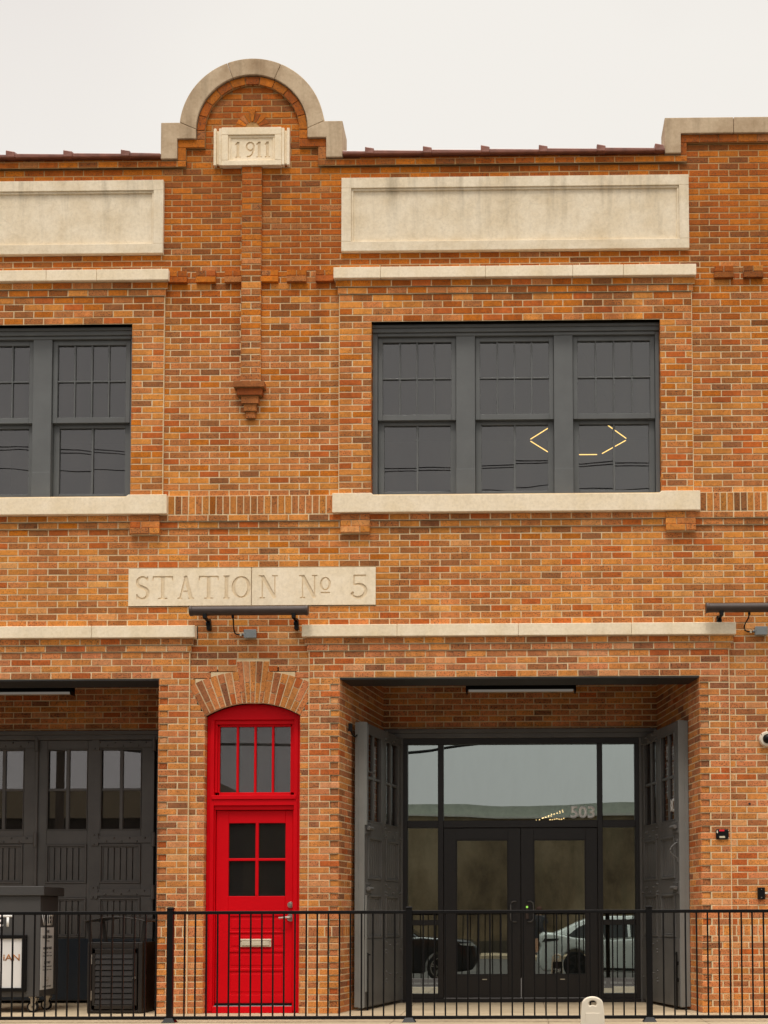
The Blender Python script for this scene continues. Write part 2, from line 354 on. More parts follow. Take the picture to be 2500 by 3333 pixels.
def lay(mb, mo, spans, z0, z1, O=(0, 0, 0), U=(1, 0, 0), Nn=(0, -1, 0), d=0, phase=0, dark=1.0, mode='run', toothL=None, toothR=None, back=True):
    """spans: list or function(zmid)->list of (u0,u1).  Bricks of the course lattice between z0 and z1."""
    O, U, Nn = Vector(O), Vector(U).normalized(), Vector(Nn).normalized()
    for k in range(len(LAT) - 1):
        a, b = LAT[k], LAT[k + 1]
        if b <= z0 + .01 or a >= z1 - .01: continue
        a, b = max(a, z0), min(b, z1)
        zm = (a + b) / 2
        sp_ = spans(zm) if callable(spans) else spans
        for (u0, u1) in sp_:
            if u1 - u0 < .02: continue
            tooth = (k % 2) and abs(a - .80) > .005
            msp = [(u0, u1, .004)]
            if tooth and toothL is not None and abs(u0 - toothL) < .003: msp = [(u0, u0 + .098, .018), (u0 + .098, u1, .004)]
            if tooth and toothR is not None and abs(u1 - toothR) < .003: msp = [(u0, u1 - .098, .004), (u1 - .098, u1, .018)]
            if back and mo is not None and len(msp) == 2:
                for m0, m1, md in msp:
                    mo.poly([O + U * m0 + Nn * (d - md) + Vector((0, 0, a)), O + U * m1 + Nn * (d - md) + Vector((0, 0, a)), O + U * m1 + Nn * (d - md) + Vector((0, 0, b)), O + U * m0 + Nn * (d - md) + Vector((0, 0, b))])
            elif back and mo is not None:
                mo.poly([O + U * u0 + Nn * (d - .004) + Vector((0, 0, a)), O + U * u1 + Nn * (d - .004) + Vector((0, 0, a)),
                         O + U * u1 + Nn * (d - .004) + Vector((0, 0, b)), O + U * u0 + Nn * (d - .004) + Vector((0, 0, b))])
            step = LP
            rowlock = abs(a - .80) < .005 and mode == 'run'
            if rowlock: step = .0745
            ph = phase + (LP / 2 if (k % 2 and not rowlock) else 0)
            if mode == 'alt': cuts = [u0, u1] if k % 2 else [u0, (u0 + u1) / 2, u1]
            else:
                i0 = math.floor((u0 - ph) / step); cuts = [u0]
                p = ph + (i0 + 1) * step
                while p < u1 - .0005:
                    if p - cuts[-1] > .045 and u1 - p > .045: cuts.append(p)
                    p += step
                cuts.append(u1)
            for i in range(len(cuts) - 1):
                c0, c1 = cuts[i] + JT / 2, cuts[i + 1] - JT / 2
                if i == 0 and mode != 'alt': c0 = cuts[i] + .001
                if i == len(cuts) - 2 and mode != 'alt': c1 = cuts[-1] - .001
                dd = d
                if toothL is not None and abs(cuts[i] - toothL) < .003 and k % 2 and not rowlock: 
                    brick(mb, O, U, Nn, c0, min(c0 + .095, c1), a + JT / 2, b - JT / 2, d - .013, tint(zm, dark), .03)
                    if c1 - c0 > .13: brick(mb, O, U, Nn, c0 + .107, c1, a + JT / 2, b - JT / 2, d, tint(zm, dark))
                    continue
                if toothR is not None and abs(cuts[i + 1] - toothR) < .003 and k % 2 and not rowlock:
                    brick(mb, O, U, Nn, max(c1 - .095, c0), c1, a + JT / 2, b - JT / 2, d - .013, tint(zm, dark), .03)
                    if c1 - c0 > .13: brick(mb, O, U, Nn, c0, c1 - .107, a + JT / 2, b - JT / 2, d, tint(zm, dark))
                    continue
                brick(mb, O, U, Nn, c0, c1, a + JT / 2, b - JT / 2, dd, tint(zm, dark))

XM = -5.75                                  # the left bay mirrors the right one
mir = lambda x: XM - x
station = tag(empty('fire_station'), 'orange brick fire station dated 1911 with stone trim, filling the photo', 'building')
BX, MO = MB(), MB()
XL, XR = -8.6, 4.4
AX, AZ = -2.885, 9.50                       # centre of the gable arch
DX, DZc, DR = -2.841, 2.281, .996           # red door arch
W0, W1 = -1.59, 1.495                       # upper window opening

def door_void(z):
    if z < 3.14: return .504
    v = (z - DZc) * math.tan(R(30.4)); o = math.sqrt(max(1.36 ** 2 - (z - DZc) ** 2, 0))
    h = min(v, o)
    if z < 3.717: h = max(h, .11 + .07 * (z - 3.277) / .44 if z > 3.277 else 0)
    return h
def main(z):
    R_ = []
    if z < 3.955:
        h = door_void(z)
        if h > 0: R_ += [(-3.51, DX - h), (DX + h, -2.24)]
        else: R_ += [(-3.51, -2.24)]
        if z > 3.717: R_[:] = [(-3.51, -2.24)]
        return R_ + [(2.183, XR)]
    if z < 4.092: return [(-3.43, -2.311), (2.255, XR)]
    if z < 5.14:
        if 4.31 < z < 4.72: return [(XL, -4.172), (-1.539, XR)]
        return [(XL, XR)]
    if z < 5.49: return []
    if z < 7.82: return [(XL, mir(1.832)), (mir(-1.932), -1.932), (1.832, XR)]
    if z < 7.945: return [(XL, mir(1.88)), (mir(-1.99), -1.99), (1.88, XR)]
    if 8.14 < z < 8.95: return [(XL, mir(1.815)), (mir(-1.914), -1.914), (1.815, XR)]
    return [(XL, XR)]
lay(BX, MO, main, 0, 5.143)
lay(BX, MO, main, 5.49, 9.095)
# gable field and right-hand parapet field
def gable(z):
    s_ = []
    if z < 9.31: s_.append((-3.60, -2.17))
    elif z < AZ: s_.append((AX - .51, AX + .51))
    elif z < AZ + .51: h = math.sqrt(.51 ** 2 - (z - AZ) ** 2); s_.append((AX - h, AX + h))
    if z < 9.31: s_.append((1.80, XR))
    return s_
lay(BX, MO, gable, 9.095, 10.01, d=0)
# two corbelled courses running under the sills, and the soldier course between them
for z0, z1, dd in ((5.213, 5.283, .036), (5.143, 5.213, .018)):
    lay(BX, MO, [(XL, XR)], z0, z1, d=dd)
def boxbrick(x0, x1, z0, z1, d, t, back=.2):
    brick(BX, Vector((0, 0, 0)), Vector((1, 0, 0)), Vector((0, -1, 0)), x0, x1, z0, z1, d, t, back)
for a, b in ((mir(-1.995) , -1.995), (1.897, XR), (XL, mir(1.897))):
    x = a + .002; n = max(1, round((b - a) / .0722)); st = (b - a) / n
    for i in range(n): boxbrick(x + i * st + .005, x + (i + 1) * st - .007, 5.291, 5.482, .035, tint(5.0, random.uniform(.72, 1.0)), .05)
    MO.box(a, b, -.031, 0, 5.283, 5.49)
# filler behind sills
MO.box(XL, XR, .0, .02, 5.14, 5.50)
# proud surrounds: upper windows
for f in (lambda x: x, mir):
    S = lambda a, b: [tuple(sorted((f(a), f(b))))]
    lay(BX, MO, S(-1.932, W0), 5.49, 7.37, d=.028, phase=.03); lay(BX, MO, S(W1, 1.832), 5.49, 7.37, d=.028, phase=.05)
    lay(BX, MO, S(-1.932, 1.832), 7.37, 7.67, d=.028, phase=.03)
    lay(BX, MO, S(-1.95, 1.85), 7.67, 7.745, d=.040, phase=.08); lay(BX, MO, S(-1.972, 1.868), 7.745, 7.82, d=.052, phase=.02)
    lay(None or BX, MO, S(-1.99, 1.88), 7.82, 7.945, d=.02)
    # little blocks under the sill lugs
    for a, b in ((-1.91, -1.60), (1.535, 1.85)):
        x0, x1 = sorted((f(a), f(b)))
        MO.box(x0 + .004, x1 - .004, -.040, 0, 5.075, 5.283)
        for i in range(3):
            z0 = 5.283 - (i + 1) * .0699; m_ = x0 + (x1 - x0) * (.36 if i % 2 else .66)
            dd = (.050, .050, .062)[i]
            boxbrick(x0, m_ - .005, z0 + .005, z0 + .065, dd, tint(4.5)); boxbrick(m_ + .005, x1, z0 + .005, z0 + .065, dd, tint(4.5))
    # window reveals
    a, b = sorted((f(W0), f(W1)))
    lay(BX, MO, [(-.028, .14)], 5.47, 7.37, O=(a, 0, 0), U=(0, 1, 0), Nn=(1, 0, 0), d=0)
    lay(BX, MO, [(-.14, .028)], 5.47, 7.37, O=(b, 0, 0), U=(0, -1, 0), Nn=(-1, 0, 0), d=0)
# proud surrounds: ground floor bays
O0, O1 = -1.918, 1.870
for f, L in ((lambda x: x, 0), (mir, 1)):
    S = lambda a, b: [tuple(sorted((f(a), f(b))))]
    o0 = f(O0) + (.012 if L else 0)*5*0
    tl, tr = (None, f(O0)) if not L else (f(O0), None)
    lay(BX, MO, S(-2.24, O0), 0, 3.53, d=.026, phase=.02, toothR=f(O0) if not L else None, toothL=f(O0) if L else None)
    lay(BX, MO, S(O1, 2.183), 0, 3.53, d=.026, phase=O1 + .0, toothL=f(O1) if not L else None, toothR=f(O1) if L else None)
    lay(BX, MO, S(-2.24, 2.183), 3.53, 3.814, d=.026, phase=.06)
    lay(BX, MO, S(-2.262, 2.205), 3.814, 3.885, d=.038, phase=.0); lay(BX, MO, S(-2.285, 2.23), 3.885, 3.955, d=.050, phase=.05)
    lay(BX, MO, S(-2.311, 2.255), 3.955, 4.095, d=.01)
for f in (lambda x: x, mir):
    for xs_, z0, z1, s_ in ((-1.932, 5.49, 7.82, 1), (1.832, 5.49, 7.82, -1), (-2.24, 0, 3.955, 1), (2.183, 0, 3.955, -1)):
        a, b = sorted((f(xs_ - s_ * .006), f(xs_ + s_ * .003))); MO.box(a, b, -.0265, .01, z0, z1)
# recess side walls (splayed), back wall over the doors
for f, L in ((lambda x: x, 0), (mir, 1)):
    ln = math.hypot(.28, 1.80)
    for x0, x1 in ((O0, -1.638), (O1, 1.60)):
        A = Vector((f(x0), -.026, 0)); B = Vector((f(x1), 1.80, 0)); U = (B - A).normalized()
        nn = Vector((-U.y, U.x, 0)); cx = f(0)
        if (Vector((cx, .9, 0)) - A).dot(nn) < 0: nn = -nn
        lay(BX, MO, [(0, (B - A).length)], 0, 3.955, O=A, U=U, Nn=nn, phase=.107)
    a, b = sorted((f(-1.66), f(1.62)))
    lay(BX, MO, [(a, b)], 3.225, 3.955, O=(0, 1.78, 0), d=0, phase=.04)
# arched trim band and top course
lay(BX, MO, [(XL, -3.60), (-2.17, 1.80)], 9.095, 9.165, d=.035, phase=.06)
lay(BX, MO, [(XL, -3.69), (-2.08, 1.735)], 9.165, 9.20, d=.012, phase=.0)
def vband(x0, x1, z0, z1, n):
    MO.box(x0, x1, -.022, 0, z0, z1)
    for i in range(n):
        h = (z1 - z0) / n; boxbrick(x0 + .002, x1 - .002, z0 + i * h + .004, z0 + (i + 1) * h - .004, .033, tint(8.5, .85), .04)
def hband(x0, x1, z0, z1, n):
    MO.box(x0, x1, -.022, 0, z0, z1)
    for i in range(n):
        h = (x1 - x0) / n; boxbrick(x0 + i * h + .004, x0 + (i + 1) * h - .004, z0 + .002, z1 - .002, .033, tint(8.5, .85), .04)
vband(-3.688, -3.60, 9.165, 9.31, 1); vband(-2.17, -2.082, 9.165, 9.31, 1)
hband(-3.688, -3.395, 9.31, 9.397, 1); hband(-2.375, -2.082, 9.31, 9.397, 1)
vband(-3.483, -3.395, 9.397, 9.50, 1); vband(-2.375, -2.287, 9.397, 9.50, 1)
vband(1.735, 1.80, 9.165, 9.31, 1); hband(1.735, XR, 9.31, 9.397, 13)
MO.ring([(AX + .60 * math.cos(a * math.pi / 24), AZ + .60 * math.sin(a * math.pi / 24)) for a in range(25)],
        [(AX + .51 * math.cos(a * math.pi / 24), AZ + .51 * math.sin(a * math.pi / 24)) for a in range(25)], -.022, 0, closed=False)
def arc_brick(cx, cz, r0, r1, a0, a1, d, t, back=.05, g=.004, clip=None):
    g0, g1 = g / r0, g / r1
    P = [(cx + r0 * math.cos(a0 + g0), cz + r0 * math.sin(a0 + g0)), (cx + r0 * math.cos(a1 - g0), cz + r0 * math.sin(a1 - g0)),
         (cx + r1 * math.cos(a1 - g1), cz + r1 * math.sin(a1 - g1)), (cx + r1 * math.cos(a0 + g1), cz + r1 * math.sin(a0 + g1))]
    BX.prism([P[0], P[3], P[2], P[1]], -d, -d + back, t)
n = 11
for i in range(n): arc_brick(AX, AZ, .514, .596, math.pi * i / n, math.pi * (i + 1) / n, .034, tint(8.5, .85), g=.005)
# small blind arch above the date stone
MO.prism([(AX + .182 * math.cos(math.pi * i / 12), 9.515 + .182 * math.sin(math.pi * i / 12)) for i in range(13)][::-1], -.016, 0)
for i in range(9):
    a0, a1 = math.pi * i / 9, math.pi * (i + 1) / 9
    arc_brick(AX, 9.515, .083, .185 + (.03 if i == 4 else .0), a0, a1, .022 + (.012 if i == 4 else 0), tint(8.5, random.choice((.85, 1.1))), .04, .004)
BX.prism([(AX + .08 * math.cos(math.pi * i / 10), 9.515 + .08 * math.sin(math.pi * i / 10)) for i in range(11)][::-1], -.008, .004, tint(8.5, .9))
# parapet body behind the face (roof side)
MO.box(XL, XR, .012, .28, 9.0, 9.19); MO.box(1.60, XR, .012, .28, 9.19, 9.40)
pts = [(AX + .72 * math.cos(math.pi * i / 24), AZ + .72 * math.sin(math.pi * i / 24)) for i in range(25)][::-1]
MO.prism([(-3.80, 9.19), (-3.80, 9.5)] + pts[0:0] + [(AX - .72, 9.5)] + pts[1:-1] + [(AX + .72, 9.5), (-1.96, 9.5), (-1.96, 9.19)], .012, .28)
# dentil blocks
for a, b in ((-3.785, -3.576), (-3.478, -3.268), (-3.17, -2.992), (-2.772, -2.594), (-2.50, -2.29), (-2.19, -1.995), (2.08, 2.285), (2.39, 2.60), (2.70, 2.91), (3.01, 3.22), (3.32, 3.53)):
    MO.box(a + .002, b - .002, -.024, 0, 7.818, 7.945)
    boxbrick(a, b, 7.816, 7.877, .042, tint(7.8))
    m_ = (a + b) / 2
    boxbrick(a + .002, m_ - .004, 7.886, 7.944, .036, tint(7.8)); boxbrick(m_ + .004, b - .002, 7.886, 7.944, .036, tint(7.8))
# red door: reveal bricks
for x, s_ in ((DX - .504, 1), (DX + .504, -1)):
    lay(BX, MO, [(0, .13)] if s_ > 0 else [(-.13, 0)], 0, 3.14, O=(x, 0, 0), U=(0, s_, 0), Nn=(s_, 0, 0))
BX.build('brick_wall', BRICK, station); MO.build('mortar', MORTAR, station)

# brick arch over the red door
BX = MB(); ma = MB()
hw = R(30.4); a_mid = math.pi / 2
def oarc(r, n=24): return [(DX + r * math.cos(a_mid - hw + 2 * hw * i / n), DZc + r * math.sin(a_mid - hw + 2 * hw * i / n)) for i in range(n + 1)]
ma.ring(oarc(1.40), oarc(.996), .004, .06, closed=False)
ma.prism([(DX - .13, 3.27), (DX + .13, 3.27), (DX + .20, 3.72), (DX - .20, 3.72)], .0025, .05); ma.box(-3.505, -2.245, .0075, .05, 3.30, 3.80)
ka = math.atan(.108 / .99); nv = 7
for side in (1, -1):
    for i in range(nv):
        b0 = ka + (hw - ka) * i / nv; b1 = ka + (hw - ka) * (i + 1) / nv
        a0, a1 = sorted((a_mid - side * b0, a_mid - side * b1))
        rm = .996 + (.11 if i % 2 else .235); re = 1.352 - .02 * (nv - i) / nv
        arc_brick(DX, DZc, .998, rm, a0, a1, .002, tint(2.5), .05, .0065); arc_brick(DX, DZc, rm + .010, re, a0, a1, .002, tint(2.5), .05, .0065)
for i in range(5):
    def px(j, r): t_ = (j / 5 * 2 - 1); return DX + t_ * (.108 + (r - .99) * .165)
    for r0, r1 in (((.994, 1.20), (1.21, 1.43)) if i % 2 else ((.994, 1.10), (1.11, 1.43))):
        q = .006
        BX.prism([(px(i, r0) + q, DZc + r0), (px(i + 1, r0) - q, DZc + r0), (px(i + 1, r1) - q, DZc + r1), (px(i, r1) + q, DZc + r1)][::1], -.006, .04, tint(2.5))
o = BX.build('brick_arch', BRICK, station); ma.build('mortar', MORTAR, o)

# pilaster strip with stepped corbel
BX = MB(); MO = MB()
lay(BX, MO, [(-2.990, -2.776)], 6.70, 9.095, d=.036, mode='alt')
MO.box(-2.988, -2.778, -.030, 0, 6.70, 9.10)
for z in LAT:
    if 6.70 < z < 9.05:
        zz = LAT[LAT.index(z) + 1]
        for x, s_ in ((-2.990, -1), (-2.776, 1)):
            brick(BX, Vector((x, 0, 0)), Vector((0, 1, 0)), Vector((s_, 0, 0)), -.034, .0, z + .005, min(zz, 9.1) - .005, 0, tint(z))
o = BX.build('brick_pilaster', BRICK, station); MO.build('mortar', MORTAR, o)
BX = MB(); ZC = 6.0
for x0, x1, z0, z1, dd in ((-3.052, -2.722, 6.641, 6.702, .105), (-3.019, -2.747, 6.561, 6.638, .085), (-2.974, -2.789, 6.476, 6.556, .066), (-2.951, -2.816, 6.398, 6.472, .05), (-2.930, -2.827, 6.328, 6.394, .036)):
    boxbrick(x0, x1, z0, z1, dd, tint(ZC, .62 if z0 > 6.5 else .85))
    BX.box(x0 + .008, x1 - .008, -dd + .012, 0, z0 - .006, z0 + .01, (*lin(150, 118, 74)[:3], .2))
BX.build('brick_corbel', BRICK, station, bevel=.003)

# stone trim
def stone_bar(name, x0, x1, z0, z1, dd, mat=S_LOW, joints=(), par=station):
    mb = MB(); xs = [x0] + [j for j in joints if x0 < j < x1] + [x1]
    for a, b in zip(xs, xs[1:]): mb.box(a + (.0012 if a != x0 else 0), b - (.0012 if b != x1 else 0), -dd, .01, z0, z1)
    return mb.build(name, mat, par, bevel=.006, seg=2)
for f in (lambda x: x, mir):
    a, b = sorted((f(-1.991), f(1.880)))
    stone_bar('stone_cornice', a, b, 7.822, 7.943, .090, S_LOW, [a + (b - a) * t for t in (.13, .42, .66, .80)])
    a, b = sorted((f(-2.311), f(2.255)))
    stone_bar('stone_cornice', a, b, 3.957, 4.085, .088, S_LOW, [a + (b - a) * t for t in (.22, .50, .76)])
    # sill with raised lugs
    a, b = sorted((f(-1.995), f(1.897))); wa, wb = sorted((f(W0), f(W1)))
    mb = MB(); prof = [(a, 5.283), (b, 5.283), (b, 5.492), (wb - .005, 5.492), (wb - .035, 5.468), (wa + .035, 5.468), (wa + .005, 5.492), (a, 5.492)]
    mb.prism(prof, -.085, .16)
    mb.build('window_sill', S_LOW, station, bevel=.006, seg=2)
    # long panel with moulded frame
    a, b = sorted((f(-1.914), f(1.815)))
    mb = MB(); z0, z1 = 8.140, 8.950; bw = .115
    mb.box(a, b, -.045, .01, z1 - bw, z1); mb.box(a, b, -.045, .01, z0, z0 + bw - .01)
    mb.box(a, a + .105, -.045, .01, z0 + bw - .01, z1 - bw); mb.box(b - .105, b, -.045, .01, z0 + bw - .01, z1 - bw)
    mb.box(a + .105, b - .105, -.030, .005, z1 - bw - .022, z1 - bw); mb.box(a + .105, a + .127, -.030, .005, z0 + .105, z1 - bw - .022); mb.box(b - .127, b - .105, -.030, .005, z0 + .105, z1 - bw - .022)
    mb.box(a + .127, b - .127, -.022, .005, z0 + .105, z0 + .113)
    mb.box(a + .105, b - .105, -.012, .004, z0 + .10, z1 - bw)
    mb.build('stone_panel', S_PAN, station, bevel=.005, seg=2)
# gable coping
def rr(r, a): return (AX + r * math.cos(a), AZ + r * math.sin(a))
mb = MB(); RO, RI = .785, .603
k0 = math.asin(.08 / RO); n = 32
for i in range(3):         # three curved blocks
    A0 = k0 + (math.pi - 2 * k0) * (0, .36, .62)[i]; A1 = k0 + (math.pi - 2 * k0) * (.36, .62, 1)[i]
    g = .0018
    outer = [rr(RO, A0 + g + (A1 - A0 - 2 * g) * j / n) for j in range(n + 1)]
    inner = [rr(RI, (A0 if i else 0) + g + ((A1 if i < 2 else math.pi) - (A0 if i else 0) - 2 * g) * j / n) for j in range(n + 1)]
    mb.ring(outer, inner, -.055, .30, closed=False)
for s_ in (-1, 1):
    X = lambda x: AX + s_ * x
    P = [(X(.603), 9.397), (X(.805), 9.397), (X(.805), 9.176), (X(.982), 9.176), (X(.982), 9.578), (X(.783), 9.578), (X(.603), 9.50)]
    if s_ < 0: P = P[::-1]
    mb.prism(P, -.0555, .30)
mb.build('gable_coping', S_COP, station, bevel=.007, seg=2)
mb = MB(); 
mb.prism([(1.563, 9.180), (1.735, 9.180), (1.735, 9.397), (2.30, 9.397), (2.30, 9.572), (1.563, 9.572)], -.055, .30)
mb.box(2.304, 3.3, -.055, .30, 9.397, 9.572); mb.box(3.304, XR, -.055, .30, 9.397, 9.572)
mb.build('parapet_coping', S_COP, station, bevel=.007, seg=2)
# coping tiles
mb = MB()
def tile_run(x0, x1, first):
    segs = []; x = first
    while x > x0: x -= .622
    while x < x1:
        a, b = max(x, x0), min(x + .622, x1)
        if b - a > .03:
            t0 = 0 if a == x else (a - x) / .622; 
            za, zb = .012 * (1 - t0), .0
            for (y0, y1, h0, h1) in ((-.075, .10, .034, .078), (.10, .30, .078, .034)):
                # front slope slab
                mb.add([(a, y0, 9.195), (b, y0, 9.195), (b, y1, 9.195), (a, y1, 9.195), (a, y0, 9.195 + h0 + za), (b, y0, 9.195 + h0 + zb), (b, y1, 9.195 + h1 + zb), (a, y1, 9.195 + h1 + za)],
                       [(0, 3, 2, 1), (4, 5, 6, 7), (0, 1, 5, 4), (1, 2, 6, 5), (2, 3, 7, 6), (3, 0, 4, 7)])
            if a == x:
                c = .028 * random.uniform(.85, 1.2)
                mb.add([(a - .05, -.092, 9.19), (a + .045, -.092, 9.19), (a + .03, .32, 9.19), (a - .05, .32, 9.19), (a - .05, -.092, 9.252 + c * .6), (a + .045, -.086, 9.246 + c * .3), (a + .045, .10, 9.284 + c), (a - .05, .10, 9.292 + c)],
                       [(0, 3, 2, 1), (4, 5, 6, 7), (0, 1, 5, 4), (1, 2, 6, 5), (2, 3, 7, 6), (3, 0, 4, 7)])
        x += .622
tile_run(XL, -3.868, -4.24); mb.build('coping_tiles', TILE, station, bevel=.008, seg=2)
mb = MB(); tile_run(-1.90, 1.562, -.985); mb.build('coping_tiles', TILE, station, bevel=.008, seg=2)

# ---- carved stones
def stroke(mb, pts, wd, y0=-.03, y1=.0, closed=False):
    n = len(pts); L_, R2 = [], []
    for i, p in enumerate(pts):
        a = pts[(i - 1) % n] if closed else pts[max(i - 1, 0)]; b = pts[(i + 1) % n] if closed else pts[min(i + 1, n - 1)]
        dx, dz = b[0] - a[0], b[1] - a[1]; l = math.hypot(dx, dz) or 1
        w_ = wd[i] if isinstance(wd, list) else wd
        L_.append((p[0] - dz / l * w_ / 2, p[1] + dx / l * w_ / 2)); R2.append((p[0] + dz / l * w_ / 2, p[1] - dx / l * w_ / 2))
    mb.ring(L_, R2, y0, y1, closed=closed)
def ell(cx, cz, rx, rz, a0, a1, n=20): return [(cx + rx * math.cos(R(a0 + (a1 - a0) * i / n)), cz + rz * math.sin(R(a0 + (a1 - a0) * i / n))) for i in range(n + 1)]
TH, TN, SF = .15, .055, .05
def glyph(ch):
    """strokes in a unit box: list of (points, width, closed)"""
    s_ = []
    serif = lambda x, z, w_=.17: ([(x - w_, z), (x + w_, z)], SF, False)
    if ch == 'S':
        up = ell(.27, .735, .25, .225, 25, 225, 14); lo = ell(.26, .255, .27, .235, 65, -155, 16)
        pts = up + lo; n = len(pts)
        return [(pts, [TN + (TH - TN) * math.sin(math.pi * i / (n - 1)) ** 1.5 for i in range(n)], False), ([(.50, .98), (.50, .80)], TN, False), ([(.0, .02), (.0, .22)], TN, False)], .54
    if ch == 'T': return [([(.36, .0), (.36, .985)], TH, False), ([(.0, .96), (.72, .96)], TN + .01, False), ([(.02, .97), (-.0, .80)], TN, False), ([(.70, .97), (.72, .80)], TN, False), serif(.36, .025)], .72
    if ch == 'A': return [([(.10, .0), (.38, .98)], TN + .02, False), ([(.36, 1.0), (.66, .0)], TH, False), ([(.20, .33), (.58, .33)], TN, False), serif(.10, .025, .12), serif(.66, .025, .14)], .78
    if ch == 'I': return [([(.15, .0), (.15, 1)], TH, False), serif(.15, .025), serif(.15, .975)], .30
    if ch == 'O':
        pts = ell(.38, .5, .33, .44, 0, 360, 32)[:-1]
        return [(pts, [TN + (TH - TN) * abs(math.cos(2 * math.pi * i / 32)) ** 1.3 for i in range(32)], True)], .76
    if ch == 'N': return [([(.10, .0), (.10, .98)], TN, False), ([(.10, .98), (.62, .02)], TH, False), ([(.62, .0), (.62, 1)], TN, False), serif(.10, .025, .11), serif(.04, .975, .10), serif(.62, .975, .12)], .72
    if ch == 'o':
        pts = ell(.25, .62, .19, .26, 0, 360, 24)[:-1]
        return [(pts, [.045 + .05 * abs(math.cos(2 * math.pi * i / 24)) for i in range(24)], True), ([(.05, .235), (.45, .235)], .06, False)], .5
    if ch == '5':
        pts = ell(.27, .31, .27, .29, 120, -160, 26); n = len(pts)
        return [(pts, [TN + (TH - TN) * math.sin(math.pi * i / (n - 1)) for i in range(n)], False), ([(.12, .56), (.12, .97)], TN, False), ([(.10, .965), (.55, .965)], .07, False), (ell(.07, .22, .03, .03, 0, 360, 10)[:-1], .05, True)], .56
    if ch == '1': return [([(.17, .02), (.17, .98)], .16, False), ([(.0, .80), (.16, .93)], .09, False), ([(.0, .03), (.34, .03)], .06, False)], .34
    if ch == '9':
        pts = ell(.27, .68, .20, .25, 0, 360, 24)[:-1]
        t_ = [(.47, .68), (.46, .45), (.38, .20), (.24, .06), (.08, .05)]
        return [(pts, .11, True), (t_, .10, False)], .54
def carve(stone, items, depth, ysurf):
    """items: (char, x, z, width, height); real engraved grooves by boolean"""
    mb = MB()
    for ch, x, z, wd, ht in items:
        st, gw = glyph(ch)
        for pts, sw, cl in st:
            P = [(x + p[0] / gw * wd, z + p[1] * ht) for p in pts]
            W_ = [q * ht for q in sw] if isinstance(sw, list) else sw * ht
            stroke(mb, P, W_, ysurf - .02, ysurf + depth * random.uniform(.96, 1.04), cl)
    cut = mb.build('cutter', S_CAR)
    bm = bmesh.new(); bm.from_mesh(cut.data); bmesh.ops.recalc_face_normals(bm, faces=bm.faces[:]); bm.to_mesh(cut.data); bm.free()
    stone.data.materials.append(S_CAR)
    m = stone.modifiers.new('carve', 'BOOLEAN'); m.object = cut; m.operation = 'DIFFERENCE'; m.solver = 'EXACT'; m.use_self = True; m.material_mode = 'TRANSFER'
    bpy.context.view_layer.update()
    me = bpy.data.meshes.new_from_object(stone.evaluated_get(bpy.context.evaluated_depsgraph_get()))
    stone.modifiers.remove(m); stone.data = me; bpy.data.objects.remove(cut)
ns_ = MB(); ns_.box(-4.172, -2.866, -.012, .05, 4.312, 4.716); ns_.box(-2.856, -1.541, -.012, .05, 4.312, 4.716); ns_.box(-2.864, -2.858, .012, .05, 4.312, 4.716)
name = ns_.build('name_stone', S_LOW, station)
def PX(px_): return -4.172 + (px_ - 30) / (1622 - 30) * 2.631
zb, hh = 4.385, .248
carve(name, [('S', PX(86), zb, PX(158) - PX(86), hh), ('T', PX(188), zb, PX(316) - PX(188), hh), ('A', PX(350), zb, PX(452) - PX(350), hh), ('T', PX(486), zb, PX(610) - PX(486), hh),
             ('I', PX(645), zb, PX(680) - PX(645), hh), ('O', PX(700), zb, PX(815) - PX(700), hh), ('N', PX(878), zb, PX(990) - PX(878), hh),
             ('N', PX(1138), zb, PX(1245) - PX(1138), hh), ('o', PX(1262), zb, PX(1336) - PX(1262), hh), ('5', PX(1462), zb, PX(1562) - PX(1462), hh)], .009, -.012)
ds = MB()
ds.box(-3.209, -2.563, -.06, .01, 9.432, 9.515); ds.box(-3.209, -2.563, -.06, .01, 9.092, 9.150)
ds.box(-3.209, -3.137, -.06, .01, 9.150, 9.432); ds.box(-2.635, -2.563, -.06, .01, 9.150, 9.432)
ds.box(-3.137, -2.635, -.045, .01, 9.405, 9.432); ds.box(-3.137, -3.112, -.045, .01, 9.150, 9.405); ds.box(-2.660, -2.635, -.045, .01, 9.150, 9.405)
for a, b in ((-3.297, -3.268), (-3.24, -3.209), (-2.563, -2.532), (-2.505, -2.476)): ds.box(a, b, -.05, .01, 9.100, 9.510)
ds.box(-3.268, -3.24, -.03, .01, 9.12, 9.490); ds.box(-2.532, -2.505, -.03, .01, 9.12, 9.490)
dso = ds.build('date_stone', S_LOW, station, bevel=.004)
tb = MB(); tb.box(-3.112, -2.660, -.035, .0, 9.150, 9.405); dt = tb.build('date_tablet', S_LOW, dso)
carve(dt, [('1', -3.064, 9.192, .058, .178), ('9', -2.955, 9.192, .105, .178), ('1', -2.835, 9.192, .058, .178), ('1', -2.745, 9.192, .058, .178)], .010, -.035)

# lintels over the two bays, recess ceilings
for f in (lambda x: x, mir):
    a, b = sorted((f(O0 + .004), f(O1 - .004)))
    mb = MB(); mb.box(a, b, -.018, .40, 3.512, 3.529)
    mb.box(a, b, .38, .40, 3.529, 3.95)
    mb.build('steel_lintel', STEEL, station, bevel=.002)
    mb = MB(); mb.box(a, b, .40, 1.80, 3.94, 3.96); mb.build('recess_ceiling', DARKM, station)

